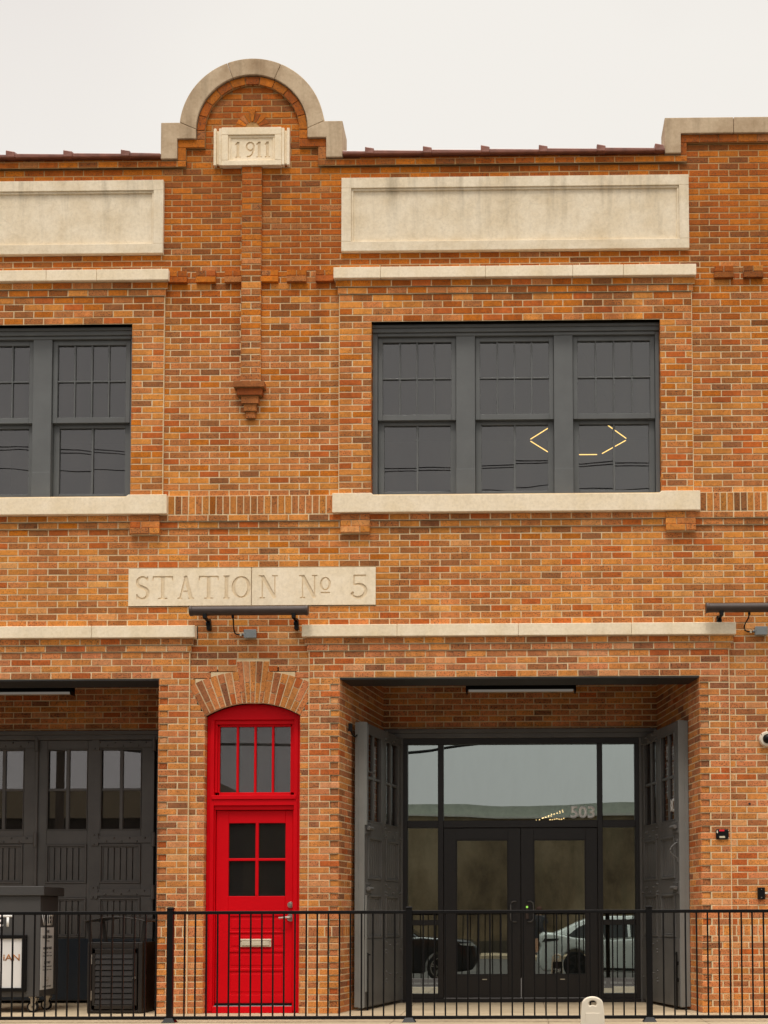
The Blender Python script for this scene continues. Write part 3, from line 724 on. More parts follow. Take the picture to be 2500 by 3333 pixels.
# ------------------------------------------------------------------ upper windows
def upper_window(f):
    a, b = sorted((f(W0), f(W1)))
    Y = .115
    win = MB()
    win.box(a, b, Y - .055, Y + .10, 7.29, 7.369); win.box(a, b, Y - .075, Y - .055, 7.335, 7.368); win.box(a + .055, b - .045, Y - .035, Y + .08, 7.255, 7.29)
    win.box(a, a + .055, Y - .03, Y + .10, 5.469, 7.29); win.box(b - .045, b, Y - .03, Y + .10, 5.469, 7.29)
    win.box(a + .055, b - .045, Y - .01, Y + .11, 5.469, 5.50)
    root = win.build('window', GREY, station, bevel=.004)
    lites = []
    for m0, m1 in ((-.690, -.485), (.362, .567)):
        x0, x1 = sorted((f(m0), f(m1)))
        mb = MB(); mb.box(x0, x1, Y - .03, Y + .1, 5.50, 7.255); mb.box(x0 - .001, x1 + .001, Y - .033, Y + .1, 5.50, 5.80)
        mb.build('mullion', GREY, root, bevel=.004)
    for g0, g1 in ((-1.535, -.690), (-.485, .362), (.567, 1.450)):
        x0, x1 = sorted((f(g0), f(g1)))
        def sash(nm, z0, z1, y, nx, nz, st, rb, rt, mu):
            mb = MB(); mb.box(x0 + .002, x0 + st, y, y + .045, z0, z1); mb.box(x1 - st, x1 - .002, y, y + .045, z0, z1)
            mb.box(x0 + st, x1 - st, y, y + .045, z0, z0 + rb); mb.box(x0 + st, x1 - st, y, y + .045, z1 - rt, z1)
            gx0, gx1, gz0, gz1 = x0 + st, x1 - st, z0 + rb, z1 - rt
            for i in range(1, nx): c = gx0 + (gx1 - gx0) * i / nx; mb.box(c - mu, c + mu, y + .006, y + .04, gz0, gz1)
            for i in range(1, nz): c = gz0 + (gz1 - gz0) * i / nz; mb.box(gx0, gx1, y + .008, y + .038, c - mu, c + mu)
            mb.build(nm, GREY, root, bevel=.003)
            g = MB()
            for i in range(nx):
                for j in range(nz):
                    c0, c1 = gx0 + (gx1 - gx0) * i / nx, gx0 + (gx1 - gx0) * (i + 1) / nx; e0, e1 = gz0 + (gz1 - gz0) * j / nz, gz0 + (gz1 - gz0) * (j + 1) / nz
                    ty, tz = random.uniform(-.0015, .0015), random.uniform(-.0015, .0015)
                    g.poly([(c0, y + .026 + ty, e0), (c1, y + .026 - ty, e0), (c1, y + .026 - ty + tz, e1), (c0, y + .026 + ty + tz, e1)])
            g.build('pane', G_UP, root)
        sash('upper_sash', 6.345, 7.255, Y, 4, 2, .052, .062, .052, .008)
        sash('lower_sash', 5.502, 6.36, Y + .05, 2, 1, .065, .08, .055, .011)
    return root
upper_window(lambda x: x); upper_window(mir)

# ------------------------------------------------------------------ red door
YR = .10
fr = MB(); n = 24
top = oarc(DR - .002, n); half = .502
outer = [(DX + half, .0)] + [(min(max(x, DX - half), DX + half), z) for x, z in top] + [(DX - half, .0)]
inner = [(DX + .425, .0)] + [(DX + .425 - .85 * i / n, 3.105) for i in range(n + 1)] + [(DX - .425, .0)]
fr.ring(outer, inner, YR - .005, YR + .09, closed=False)
for s_ in (-1, 1): 
    x0, x1 = sorted((DX + s_ * .425, DX + s_ * .398)); fr.box(x0, x1, YR + .02, YR + .09, 2.33, 3.06)
fr.box(DX - .425, DX + .425, YR + .02, YR + .09, 3.06, 3.105)
fr.box(DX - .45, DX + .45, YR - .025, YR + .09, 2.255, 2.300); fr.box(DX - .44, DX + .44, YR - .012, YR + .09, 2.19, 2.255); fr.box(DX - .425, DX + .425, YR + .01, YR + .09, 2.145, 2.19)
for s_ in (-1, 1):
    x0, x1 = sorted((DX + s_ * .425, DX + s_ * .412)); fr.box(x0, x1, YR + .015, YR + .09, 0.0, 2.145)
    x0, x1 = sorted((DX + s_ * .470, DX + s_ * .425)); fr.box(x0, x1, YR - .014, YR, 0.02, 3.105)
fr.box(DX - .425, DX + .425, YR - .02, YR + .12, .0, .07)
rd = fr.build('front_door', RED, station, bevel=.004)
tr = MB(); x0, x1, z0, z1 = DX - .398, DX + .398, 2.300, 3.06; y = YR + .045
tr.box(x0, x0 + .02, y, y + .04, z0, z1); tr.box(x1 - .02, x1, y, y + .04, z0, z1); tr.box(x0, x1, y, y + .04, z0, z0 + .035); tr.box(x0, x1, y, y + .04, z1 - .022, z1)
for i in (1, 2, 3): c = x0 + .02 + (x1 - x0 - .04) * i / 4; tr.box(c - .012, c + .012, y + .004, y + .036, z0 + .035, z1 - .022)
tr.build('transom', RED, rd, bevel=.003)
g = MB(); g.poly([(x0, y + .028, z0), (x1, y + .028, z0), (x1, y + .028, z1), (x0, y + .028, z1)]); g.build('transom_pane', G_RED, rd)
lf = MB(); y = YR + .045; x0, x1, z0, z1 = DX - .408, DX + .408, .10, 2.14
gx0, gx1, gz0, gz1 = -3.116, -2.512, 1.231, 2.006
lf.box(x0, gx0, y, y + .045, z0, z1); lf.box(gx1, x1, y, y + .045, z0, z1); lf.box(gx0, gx1, y, y + .045, gz1, z1)
c = (gx0 + gx1) / 2; lf.box(c - .017, c + .017, y - .002, y + .03, gz0, gz1); c = (gz0 + gz1) / 2; lf.box(gx0, gx1, y - .001, y + .03, c - .014, c + .014)
lf.box(gx0, gx1, y, y + .045, 1.02, gz1 - (gz1 - gz0))
for a, b in ((.84, .86), (.64, .675), (.44, .47), (z0, .19)): lf.box(gx0, gx1, y, y + .045, a, b)
for a, b in ((.86, 1.02), (.675, .84), (.47, .64), (.19, .44)):
    lf.box(gx0, gx1, y + .011, y + .03, a, b); lf.box(gx0 + .03, gx1 - .03, y + .006, y + .02, a + .03, b - .03)
lf.build('door_leaf', RED, rd, bevel=.004)
g = MB(); g.poly([(gx0, y + .022, gz0), (gx1, y + .022, gz0), (gx1, y + .022, gz1), (gx0, y + .022, gz1)]); g.build('door_pane', G_REDD, rd)
k = MB(); k.cyl((-2.453, y, 1.137), (-2.453, y - .018, 1.137), .033, 20); k.cyl((-2.453, y - .018, 1.137), (-2.453, y - .03, 1.137), .02, 16); k.build('deadbolt', CHROME, rd, bevel=.003)
k = MB(); k.cyl((-2.453, y, 1.001), (-2.453, y - .016, 1.001), .04, 20); k.cyl((-2.453, y - .01, 1.001), (-2.453, y - .055, 1.001), .014, 12)
k.tube([(-2.453, y - .052, 1.003), (-2.50, y - .056, 1.004), (-2.57, y - .052, .998)], .011, 8); k.build('lever_handle', CHROME, rd, bevel=.002)
k = MB(); k.box(-2.985, -2.655, y - .012, y + .003, .694, .778); k.box(-2.965, -2.675, y - .022, y - .012, .708, .752); k.box(-2.985, -2.655, y - .019, y - .012, .758, .773); k.build('mail_slot', CREAM, rd, bevel=.003)
k = MB(); k.box(DX - .405, DX + .405, y - .012, y + .03, .072, .10); k.build('door_sweep', BLACK, rd); k = MB(); k.box(DX - .41, DX + .41, YR - .01, YR + .05, .0702, .078); k.build('threshold', GALV, rd)

# ------------------------------------------------------------------ folding apparatus-bay doors
def leaf(flip=False, wired=True, strap=True):
    W_ = 1.40; H0, H1 = .03, 3.125
    mb = MB(); y0, y1 = 0, .055
    cols = ((.12, .605), (.76, 1.25))
    mb.box(0, .12, y0, y1, H0, H1); mb.box(.605, .76, y0, y1, H0, H1); mb.box(1.25, W_, y0, y1, H0, H1)
    for a, b in cols:
        for c0, c1 in ((H0, .775), (1.246, 1.416), (1.881, 2.05), (3.02, H1)): mb.box(a, b, y0, y1, c0, c1)
        m_ = (a + b) / 2; mb.box(m_ - .02, m_ + .02, y0 + .008, y1 - .01, 2.05, 3.02)
        for p, q in ((a, m_ - .02), (m_ + .02, b)): mb.box(p, q, y0 + .010, y1 - .012, 2.52, 2.55)
        # putty beads
        for p in (a, b - .012): mb.box(p, p + .012, y0 - .006, y0 + .01, 2.05, 3.02)
        mb.box(a, b, y0 - .006, y0 + .01, 2.05, 2.064); mb.box(a, b, y0 - .006, y0 + .01, 3.006, 3.02)
    root = mb.build('folding_door', GREYD, station, bevel=.004)
    for a, b in cols:
        for c0, c1 in ((.775, 1.246), (1.416, 1.881)):
            p = MB(); n_ = 6; w_ = (b - a - .05) / n_
            p.box(a + .02, b - .02, y0 + .036, y0 + .044, c0 + .02, c1 - .02)
            for i in range(n_): p.box(a + .025 + i * w_ + .006, a + .025 + (i + 1) * w_ - .006, y0 + .012, y0 + .036, c0 + .025, c1 - .025)
            for (e0, e1, yy) in ((0, .022, -.016), (.022, .04, .002)):
                p.box(a + e0, b - e0, yy, y0 + .028, c1 - e1, c1 - e0); p.box(a + e0, b - e0, yy, y0 + .028, c0 + e0, c0 + e1)
                p.box(a + e0, a + e1, yy, y0 + .028, c0 + e1, c1 - e1); p.box(b - e1, b - e0, yy, y0 + .028, c0 + e1, c1 - e1)
            p.build('door_panel', GREYD, root, bevel=.003)
        g = MB(); g.poly([(a, .03, 2.05), (b, .03, 2.05), (b, .03, 3.02), (a, .03, 3.02)]); g.build('pane', G_DOOR if wired else G_LEAF, root)
    k = MB(); k.box(.0, W_, -.012, 0, H0 + .01, .76); 
    k.build('kick_plate', KICK if strap else GREYD, root, bevel=.003)
    if strap:
        for c0, c1 in ((3.035, 3.115), (1.895, 1.975), (1.268, 1.348)):
            s_ = MB(); s_.box(.695, 1.40, -.020, -.010 if False else 0, c0, c1); s_.box(.66, .745, -.022, 0, c0 - .035, c1 + .035)
            s_.cyl((1.405, -.025, c0 - .045), (1.405, -.025, c1 + .045), .026, 14)
            for i in range(7): x = .75 + i * .092; z = c0 + (.02 if i % 2 else .06); s_.cyl((x, -.02, z), (x, -.034, z), .012, 8, .007)
            for z in (c0 - .015, c1 + .015): s_.cyl((.695, -.022, z), (.695, -.036, z), .012, 8, .007)
            s_.build('strap_hinge', GREYD, root, bevel=.002)
    return root
lA = leaf(); lA.location = (-5.782, 1.80, 0); lA['label'] = 'right closed leaf of the left bay with strap hinges'
lB = leaf(); lB.location = (-7.19, 1.80, 0)
# frame round the closed doors, and round the open bay
for f, s_ in ((lambda x: x, 0), (mir, 1)):
    a, b = sorted((f(-1.64), f(1.60))); i0, i1 = sorted((f(-1.41), f(1.39)))
    mb = MB(); mb.box(a, b, 1.74, 1.90, 3.185, 3.235); mb.box(a, b, 1.76, 1.90, 3.127, 3.185)
    mb.box(a, i0, 1.76, 1.90, 0, 3.127); mb.box(i1, b, 1.76, 1.90, 0, 3.127)
    if s_: mb.box(i0, i1, 1.87, 1.90, 3.0, 3.127); mb.box(-5.80, -5.765, 1.775, 1.81, .03, 3.12)
    mb.build('bay_door_frame', GREYD, station, bevel=.005)
def open_leaf(A, B, side):
    r_ = leaf(wired=False, strap=False)
    ang = math.atan2(B[1] - A[1], B[0] - A[0]); r_.location = (A[0], A[1], .0); r_.rotation_euler = (0, 0, ang)
    # leaf edge: astragal in a paler grey that paints in the front light
    e = MB()
    fx = 0 if side < 0 else 1.40
    x0, x1 = (-.006, .0) if side < 0 else (1.40, 1.406)
    e.box(x0, x1, -.006, .062, .03, 3.125); e.box(x0 + (.0 if side < 0 else -.04), x1 + (.04 if side < 0 else 0), .062, .105, .035, 3.12)
    if side < 0:
        e.box(-.003, .035, -.028, -.002, 2.0, 3.12); e.box(-.003, .035, -.028, -.012, .2, 1.24)
    e.build('edge_board', GREYLIT, r_, bevel=.003)
    # bolts in rows
    B1 = MB(); B1.cyl((0, 0, 0), (0, -.026, 0), .014, 8, .009); b1 = [None]
    def bolt(x, z):
        if b1[0] is None: b1[0] = B1.build('bolt', GREYD, r_); c = b1[0]
        else: c = b1[0].copy(); C.objects.link(c)
        c.location = (x, 0, z)
    far = (.76, 1.30) if side < 0 else (.08, .62)
    for zc in (3.06, 1.95, 1.31, .66, .33):
        for i in range(5):
            x = far[0] + (far[1] - far[0]) * i / 4 + random.uniform(-.01, .01); z = zc + (.028 if i % 2 else -.028)
            bolt(x, z)
        z = zc; x = far[0] if side < 0 else far[1]
        bolt(x, z + .06); bolt(x, z - .06)
    for zc in (1.97, 1.31):      # surface hinge plates with barrel
        h = MB(); x0, x1 = (.01, .22) if side < 0 else (1.18, 1.39)
        h.box(x0, x1, -.010, 0, zc - .07, zc + .07); m_ = (x0 + x1) / 2
        h.cyl((m_ - .075, -.034, zc), (m_ + .075, -.034, zc), .022, 12)
        for i in range(4): 
            for q in (-.052, .052): h.cyl((x0 + .03 + i * .05, -.01, zc + q), (x0 + .03 + i * .05, -.018, zc + q), .008, 6)
        h.build('hinge_plate', GREYD, r_, bevel=.002)
    # drop bolt
    x = .045 if side < 0 else 1.345
    d_ = MB(); d_.tube([(x, -.03, .62), (x, -.03, -.0)], .010, 8); d_.box(x - .018, x + .018, -.034, -.0, .30, .34); d_.box(x - .018, x + .018, -.034, 0, .48, .52); d_.cyl((x, -.03, .6), (x, -.06, .6), .008, 8)
    d_.build('floor_bolt', BLACK, r_)
    if side < 0:
        d_ = MB(); d_.tube([(.03, -.03, 3.08), (.03, -.03, 2.62), (.035, -.035, 2.585), (.06, -.04, 2.58), (.23, -.05, 2.585)], .008, 8); d_.build('latch_rod', GREYD, r_)
    else:
        pts = [(1.33, -.01, 1.80)] + [(1.33 - 0, -.01 - .075 * math.sin(math.pi * i / 10), 1.80 - .17 * i / 10) for i in range(11)]
        d_ = MB(); d_.tube(pts, .009, 8); d_.box(1.315, 1.345, -.012, 0, 1.79, 1.84); d_.box(1.315, 1.345, -.012, 0, 1.59, 1.64); d_.build('pull_handle', GREYD, r_)
    return r_
lC = open_leaf((-1.706, .40), (-1.425, 1.77), -1); lC['label'] = 'open left leaf with edge coloured paler as if front-lit, and long latch rod'
lD = open_leaf((1.415, 1.77), (1.698, .40), 1); lD['label'] = 'open right leaf with curved pull handle'
for x, s_ in ((-1.858, 1), (1.815, -1)):
    k = MB(); k.box(min(x, x + s_ * .04), max(x, x + s_ * .04), .22 if s_ > 0 else .42, .26 if s_ > 0 else .46, 3.00, 3.08)
    if s_ > 0: k.tube([(x + .02, .24, 3.01), (x + .045, .28, 2.96), (x + .06, .34, 2.95), (x + .07, .41, 2.98)], .009, 6)
    k.build('door_holdback_hook', BLACK, station)

# ------------------------------------------------------------------ glazed entrance
YS = 1.83
ef = MB()
def efb(x0, x1, z0, z1, y0=YS - .05, y1=YS + .06): ef.box(x0, x1, y0, y1, z0, z1)
efb(-1.41, 1.39, 3.057, 3.127, YS - .05); efb(-1.41, -1.356, .04, 3.057); efb(1.340, 1.39, .04, 3.057)
efb(-.996, -.930, .04, 3.057); efb(.895, .957, .04, 3.057)
efb(-1.356, -.996, 2.060, 2.145); efb(-.930, .895, 2.060, 2.145); efb(.957, 1.340, 2.060, 2.145)
efb(-1.356, -.996, .04, .10); efb(.957, 1.340, .04, .10); efb(-1.356, -.996, .905, .968); efb(.957, 1.34, .905, .968)
efb(-1.41, 1.39, .0, .04, YS - .08)
ent = ef.build('entrance', BRONZE, station, bevel=.003)
gl = MB()
for x0, x1, z0, z1 in ((-1.356, -.996, 2.145, 3.057), (-.930, .895, 2.145, 3.057), (.957, 1.340, 2.145, 3.057), (-1.356, -.996, .968, 2.06), (.957, 1.34, .968, 2.06), (-1.356, -.996, .10, .905), (.957, 1.34, .10, .905)):
    g = MB(); g.poly([(x0, YS + .01, z0), (x1, YS + .01, z0), (x1, YS + .01, z1), (x0, YS + .01, z1)]); g.build('glass_pane', G_ENT, ent)
for x0, x1, gx0, gx1 in ((-.927, -.018, -.782, -.165), (-.012, .892, .137, .753)):
    mb = MB(); y0, y1 = YS - .025, YS + .03; z0, z1 = .05, 2.053; gz0, gz1 = .318, 1.918
    mb.box(x0, gx0, y0, y1, z0, z1); mb.box(gx1, x1, y0, y1, z0, z1); mb.box(gx0, gx1, y0, y1, z0, gz0); mb.box(gx0, gx1, y0, y1, gz1, z1)
    for a, b, c, e in ((gx0, gx1, gz0, gz0 + .012), (gx0, gx1, gz1 - .012, gz1), (gx0, gx0 + .012, gz0 + .012, gz1 - .012), (gx1 - .012, gx1, gz0 + .012, gz1 - .012)): mb.box(a, b, y0 + .008, y1, c, e)
    mb.box((gx0 + gx1) / 2 + .0, (gx0 + gx1) / 2 + .055, y0 - .003, y0, .262, .272, mi=1)
    mb.build('door_leaf', [BRONZE, CREAM], ent, bevel=.003)
    g = MB(); g.poly([(gx0, YS, gz0), (gx1, YS, gz0), (gx1, YS, gz1), (gx0, YS, gz1)]); g.build('door_pane', G_ENT, ent)
for s_, x in ((1, -.075), (-1, .070)):
    # C-shaped pulls bowing away from the meeting stiles
    o_ = x - s_ * .062; z0, z1 = .945, 1.185; y = YS - .07
    pts = [(x + s_ * 0, YS - .03, z1), (x, y, z1), (x - s_ * .03, y, z1), (o_ + s_ * .008, y, z1 - .015), (o_, y, z1 - .045), (o_, y, z0 + .045), (o_ + s_ * .008, y, z0 + .015), (x - s_ * .03, y, z0), (x, y, z0), (x, YS - .03, z0)]
    k = MB(); k.tube(pts, .008, 8); k.build('pull_handle', GREYD, ent, smooth=True)
k = MB(); k.box(.038, .078, YS - .052, YS - .025, .975, 1.150); k.build('keypad', LAMPM, ent, bevel=.005)
k = MB(); k.cyl((.057, YS - .050, 1.118), (.057, YS - .055, 1.118), .013, 14); k.build('status_light', GRNLED, ent)
text('address_number', '503', .576, 2.168, .292, .150, YS + .0, SIGNW, ent, bold=.03)
text('door_sign_text', '8D', 1.512, 2.19, .11, .15, 0, WHITE, lD, bold=.02, M=Matrix.Translation((-.40 - .0, .026, .03))) if False else None
lD_txt = text('address_number', '8D', .0, 0, .27, .15, 0, WHITE, lD, bold=.03); lD_txt.location = (.95, .0285, 2.15)

# lamps under the lintels
def bay_lamp(cx, label):
    t = tag(empty('linear_lamp', (cx, 1.2, 3.60)), label, 'lamp', 'linear lamps under the bay lintels')
    k = MB(); k.box(-.63, .63, -.06, .06, -.0, .075); k.box(-.63, -.61, -.062, .062, -.035, .078); k.box(.61, .63, -.062, .062, -.035, .078)
    for x in (-.5, .5): k.box(x - .02, x + .02, -.02, .02, .075, .34)
    k.build('housing', BLACK, t, bevel=.004)
    k = MB(); k.box(-.60, .60, -.045, .045, -.014, .0); k.build('diffuser', TUBE, t, bevel=.006)
bay_lamp(-.005, 'black linear lamp with a pale tube in the open entrance recess'); bay_lamp(-5.79, 'black linear lamp cut by the left photo edge, above the closed bay doors')

# ------------------------------------------------------------------ building shell behind the face
sh = MB()
sh.box(XL, XR, 8.0, 8.1, 0, 9.0); sh.box(XL - .1, XL, 0, 8.1, 0, 9.0); sh.box(XR, XR + .1, 0, 8.1, 0, 9.0)
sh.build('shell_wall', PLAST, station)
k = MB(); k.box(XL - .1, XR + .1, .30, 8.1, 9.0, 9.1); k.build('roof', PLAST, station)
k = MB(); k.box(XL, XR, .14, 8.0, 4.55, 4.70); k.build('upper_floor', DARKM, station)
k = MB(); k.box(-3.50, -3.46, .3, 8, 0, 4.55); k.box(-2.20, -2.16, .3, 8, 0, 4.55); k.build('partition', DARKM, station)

# ------------------------------------------------------------------ wall fittings (each its own thing)
def wall_bar(cx, label):
    t = tag(empty('wall_washer_lamp', (cx, 0, 4.21)), label, 'lamp', 'bar lamps on the facade')
    k = MB(); L_ = .61; y = -.20
    k.cyl((-L_, y, 0), (L_, y, 0), .050, 20); k.cyl((-L_ - .012, y, 0), (-L_ + .02, y, 0), .055, 20); k.cyl((L_ - .02, y, 0), (L_ + .012, y, 0), .055, 20)
    k.box(-L_, L_, y + .02, y + .05, .035, .052)
    k.build('tube_housing', LAMPM, t, bevel=.003)
    for x in (-.46, .47):
        b_ = MB(); b_.box(x - .018, x + .018, -.22, -.02, -.085, -.06); b_.box(x - .020, x + .020, -.235, -.18, -.085, -.02)
        b_.prism([(x - .02, -.17), (x + .022, -.165), (x + .018, -.05), (x - .025, -.05)], -.06, -.0)
        b_.cyl((x - .025, -.05, -.10), (x + .025, -.05, -.10), .022, 12); b_.build('bracket', BLACK, t, bevel=.003)
    k = MB(); k.cyl((-.17, -.20, -.045), (-.17, -.20, -.075), .014, 10)
    k.tube([(-.17, -.20, -.07), (-.172, -.16, -.10), (-.19, -.07, -.135), (-.195, -.03, -.165), (-.185, -.018, -.20), (-.16, -.014, -.212), (-.10, -.014, -.216), (-.04, -.022, -.218)], .0075, 8)
    k.build('cable', RUBBER, t, smooth=True)
    k = MB(); k.box(-.135, -.115, -.022, 0, -.228, -.198); k.build('cable_clip', CREAM, t)
    return t
wall_bar(-2.845, 'brown tube lamp on two brackets just below the name stone'); wall_bar(2.545, 'brown tube lamp cut by the right photo edge, above the dome camera')
def jbox(cx, label):
    k = MB(); k.box(-.062, .062, -.05, 0, -.040, .040); k.box(-.066, .066, -.056, -.05, -.044, .044)
    for x in (-.05, .05): k.cyl((x, -.056, 0), (x, -.060, 0), .006, 8)
    k.cyl((-.085, -.025, 0), (-.062, -.025, 0), .012, 10)
    o = tag(k.build('junction_box', GALV, None, bevel=.003), label, 'electrical box', 'grey junction boxes'); o.location = (cx, 0, 4.0)
jbox(-2.865, 'small grey metal box under the lamp above the red door'); jbox(2.525, 'small grey metal box at the right photo edge, cable running in from the left')
t = tag(empty('dome_camera', (2.575, 0, 2.856)), 'white ringed dome security camera on brick at the right edge', 'security camera')
k = MB(); k.cyl((0, 0, 0), (0, -.05, 0), .085, 28, .075); k.build('mount_ring', IVORY, t, bevel=.006, seg=2)
k = MB(); k.sphere((0, -.05, 0), .050, 18, 12); k.build('dome', BLACK, t, smooth=True)
k = MB(); k.cyl((-.062, -.05, .045), (-.062, -.053, .045), .005, 8); k.build('screw', INK, t)
t = tag(empty('fire_alarm_box', (2.092, 0, 1.857)), 'small black box with red strip on the right brick pier', 'alarm box')
k = MB(); k.box(-.066, .066, -.05, 0, -.050, .052); k.build('case', BLACK, t, bevel=.010, seg=2)
k = MB(); k.box(-.034, .02, -.054, -.05, .030, .048); k.build('red_strip', REDLED, t)
k = MB(); k.box(-.032, .026, -.053, -.05, -.040, -.020); k.build('label_plate', CREAM, t)
k = MB(); k.box(-.060, -.048, -.053, -.05, .012, .038); k.build('sticker', IVORY, t)
k = MB(); k.box(.052, .068, -.048, -.03, .036, .042); k.box(.052, .068, -.048, -.03, -.042, -.036); k.build('side_tab', IVORY, t)
t = tag(empty('outlet_box', (2.492, 0, 1.238)), 'black upright cover plate low on the right brick wall', 'electrical box')
k = MB(); k.box(-.037, .037, -.04, 0, -.062, .062); k.build('cover_plate', BLACK, t, bevel=.003)
k = MB(); k.cyl((0, -.04, .043), (0, -.043, .043), .005, 8); k.cyl((0, -.04, -.043), (0, -.043, -.043), .006, 8); k.cyl((.037, -.02, 0), (.50, -.02, 0), .010, 10); k.cyl((.037, -.02, 0), (.06, -.02, 0), .014, 8); k.build('conduit', CHROME, t)
k = MB(); k.cyl((2.386, .005, 2.178), (2.386, -.006, 2.178), .012, 10); o = k.build('wall_plug', INK, None); tag(o, 'tiny dark anchor plug in the brick above the alarm box', 'plug')

# ------------------------------------------------------------------ railing
YF = -1.14
rail = tag(empty('guard_railing', (0, YF, 0)), 'black metal guard railing with thin pickets along the forecourt', 'railing')
posts = (-5.686, -3.385, -1.087, 1.213, 3.51)
for x in posts:
    k = MB(); k.box(x - .029, x + .029, -.029, .029, 0, 1.085); k.box(x - .034, x + .034, -.034, .034, 1.085, 1.098); k.box(x - .026, x + .026, -.026, .026, 1.098, 1.106)
    k.build('post', BLACK, rail, bevel=.003)
    k = MB(); k.add([(x - .065, -.065, .0), (x + .065, -.065, .0), (x + .065, .065, .0), (x - .065, .065, .0), (x - .036, -.036, .045), (x + .036, -.036, .045), (x + .036, .036, .045), (x - .036, .036, .045)],
                    [(0, 3, 2, 1), (4, 5, 6, 7), (0, 1, 5, 4), (1, 2, 6, 5), (2, 3, 7, 6), (3, 0, 4, 7)]); k.build('post_base', BLACK, rail)
pk = MB(); pk.box(-.0075, .0075, -.0075, .0075, .045, 1.045); pick = None
for a, b in zip(posts, posts[1:]):
    for z0, z1 in ((1.035, 1.067), (.028, .060)):
        k = MB(); k.box(a + .029, b - .029, -.016, .016, z0, z1); k.build('rail', BLACK, rail, bevel=.003)
    n_ = 20
    for i in range(n_):
        x = a + .029 + (b - a - .058) * (i + 1) / (n_ + 1) + random.uniform(-.0015, .0015)
        if pick is None: pick = pk.build('picket', BLACK, rail, bevel=.002); c = pick
        else: c = pick.copy(); C.objects.link(c)
        c.location = (x, 0, 0); c.rotation_euler = (0, random.uniform(-.001, .001), 0)

# ------------------------------------------------------------------ litter bin
BINM = paint('bin_black_metal', lin(40, 35, 31), .33, .3, 8, .05, .45)
tb_ = tag(empty('litter_bin', (-4.285, .05, 0)), 'black slatted metal litter bin with arched rain hood beside the brick pier', 'litter bin')
k = MB(); Wb, Db, Hb = .58, .58, .735; x0, x1 = -Wb / 2, Wb / 2
k.box(x0, x0 + .045, 0, .03, .01, Hb); k.box(x1 - .045, x1, 0, .03, .01, Hb); k.box(x0 + .045, x1 - .045, 0, .03, Hb - .05, Hb); k.box(x0 + .045, x1 - .045, 0, .03, .01, .04)
k.box(x0, x0 + .02, .03, Db, .01, Hb); k.box(x1 - .02, x1, .03, Db, .01, Hb); k.box(x0, x1, Db - .02, Db + .001, .01, Hb); k.box(x0 + .02, x1 - .02, .03, Db - .02, .012, .04)
k.box(x0, x1, 0.0, .12, Hb, Hb + .012); k.box(x0, x1, Db - .12, Db, Hb, Hb + .012); k.box(x0, x0 + .10, .12, Db - .12, Hb, Hb + .012); k.box(x1 - .10, x1, .12, Db - .12, Hb, Hb + .012)
for a_ in (x0, x1 - .05):
    for b_ in (0.02, Db - .06): k.box(a_, a_ + .05, b_, b_ + .05, 0, .012)
k.build('cabinet', BINM, tb_, bevel=.004)
k = MB(); dx0, dx1, dz0, dz1 = x0 + .055, x1 - .055, .05, Hb - .055
k.box(dx0, dx0 + .03, -.012, .01, dz0, dz1); k.box(dx1 - .045, dx1, -.012, .01, dz0, dz1); k.box(dx0, dx1, -.012, .01, dz1 - .05, dz1); k.box(dx0, dx1, -.012, .01, dz0, dz0 + .04)
n_ = 9; hz = (dz1 - .05 - dz0 - .04) / n_
for i in range(n_):
    z = dz0 + .04 + i * hz
    k.add([(dx0 + .03, -.014, z + .008), (dx1 - .045, -.014, z + .008), (dx1 - .045, .01, z + .008), (dx0 + .03, .01, z + .008), (dx0 + .03, -.002, z + hz), (dx1 - .045, -.002, z + hz), (dx1 - .045, .012, z + hz), (dx0 + .03, .012, z + hz)],
          [(0, 3, 2, 1), (4, 5, 6, 7), (0, 1, 5, 4), (1, 2, 6, 5), (2, 3, 7, 6), (3, 0, 4, 7)])
k.build('door', BINM, tb_, bevel=.002)
k = MB(); k.cyl((dx1 - .022, -.012, .375), (dx1 - .022, -.034, .375), .016, 12); k.build('latch_knob', CHROME, tb_)
for z in (.52, .14): k = MB(); k.box(dx0 - .014, dx0 - .004, -.008, .002, z, z + .10); k.build('hinge', CHROME, tb_)
k = MB(); n_ = 16; hwd = .335; t_ = .012
top = [(-hwd + 2 * hwd * i / n_, .962 + .045 * math.sin(math.pi * i / n_)) for i in range(n_ + 1)]
k.ring([(x, z + t_) for x, z in top], top, -.02, Db + .02, closed=False)
k.build('rain_hood', BINM, tb_, bevel=.003)
for xa, xb in ((x0 + .02, -.30), (x1 - .02, .30)):
    for yy in (.03, Db - .05):
        k = MB(); k.add([(xa - .018, yy, Hb), (xa + .018, yy, Hb), (xa + .018, yy + .02, Hb), (xa - .018, yy + .02, Hb), (xb - .018, yy, .968), (xb + .018, yy, .968), (xb + .018, yy + .02, .968), (xb - .018, yy + .02, .968)],
                        [(0, 3, 2, 1), (4, 5, 6, 7), (0, 1, 5, 4), (1, 2, 6, 5), (2, 3, 7, 6), (3, 0, 4, 7)]); k.build('hood_strut', BINM, tb_)

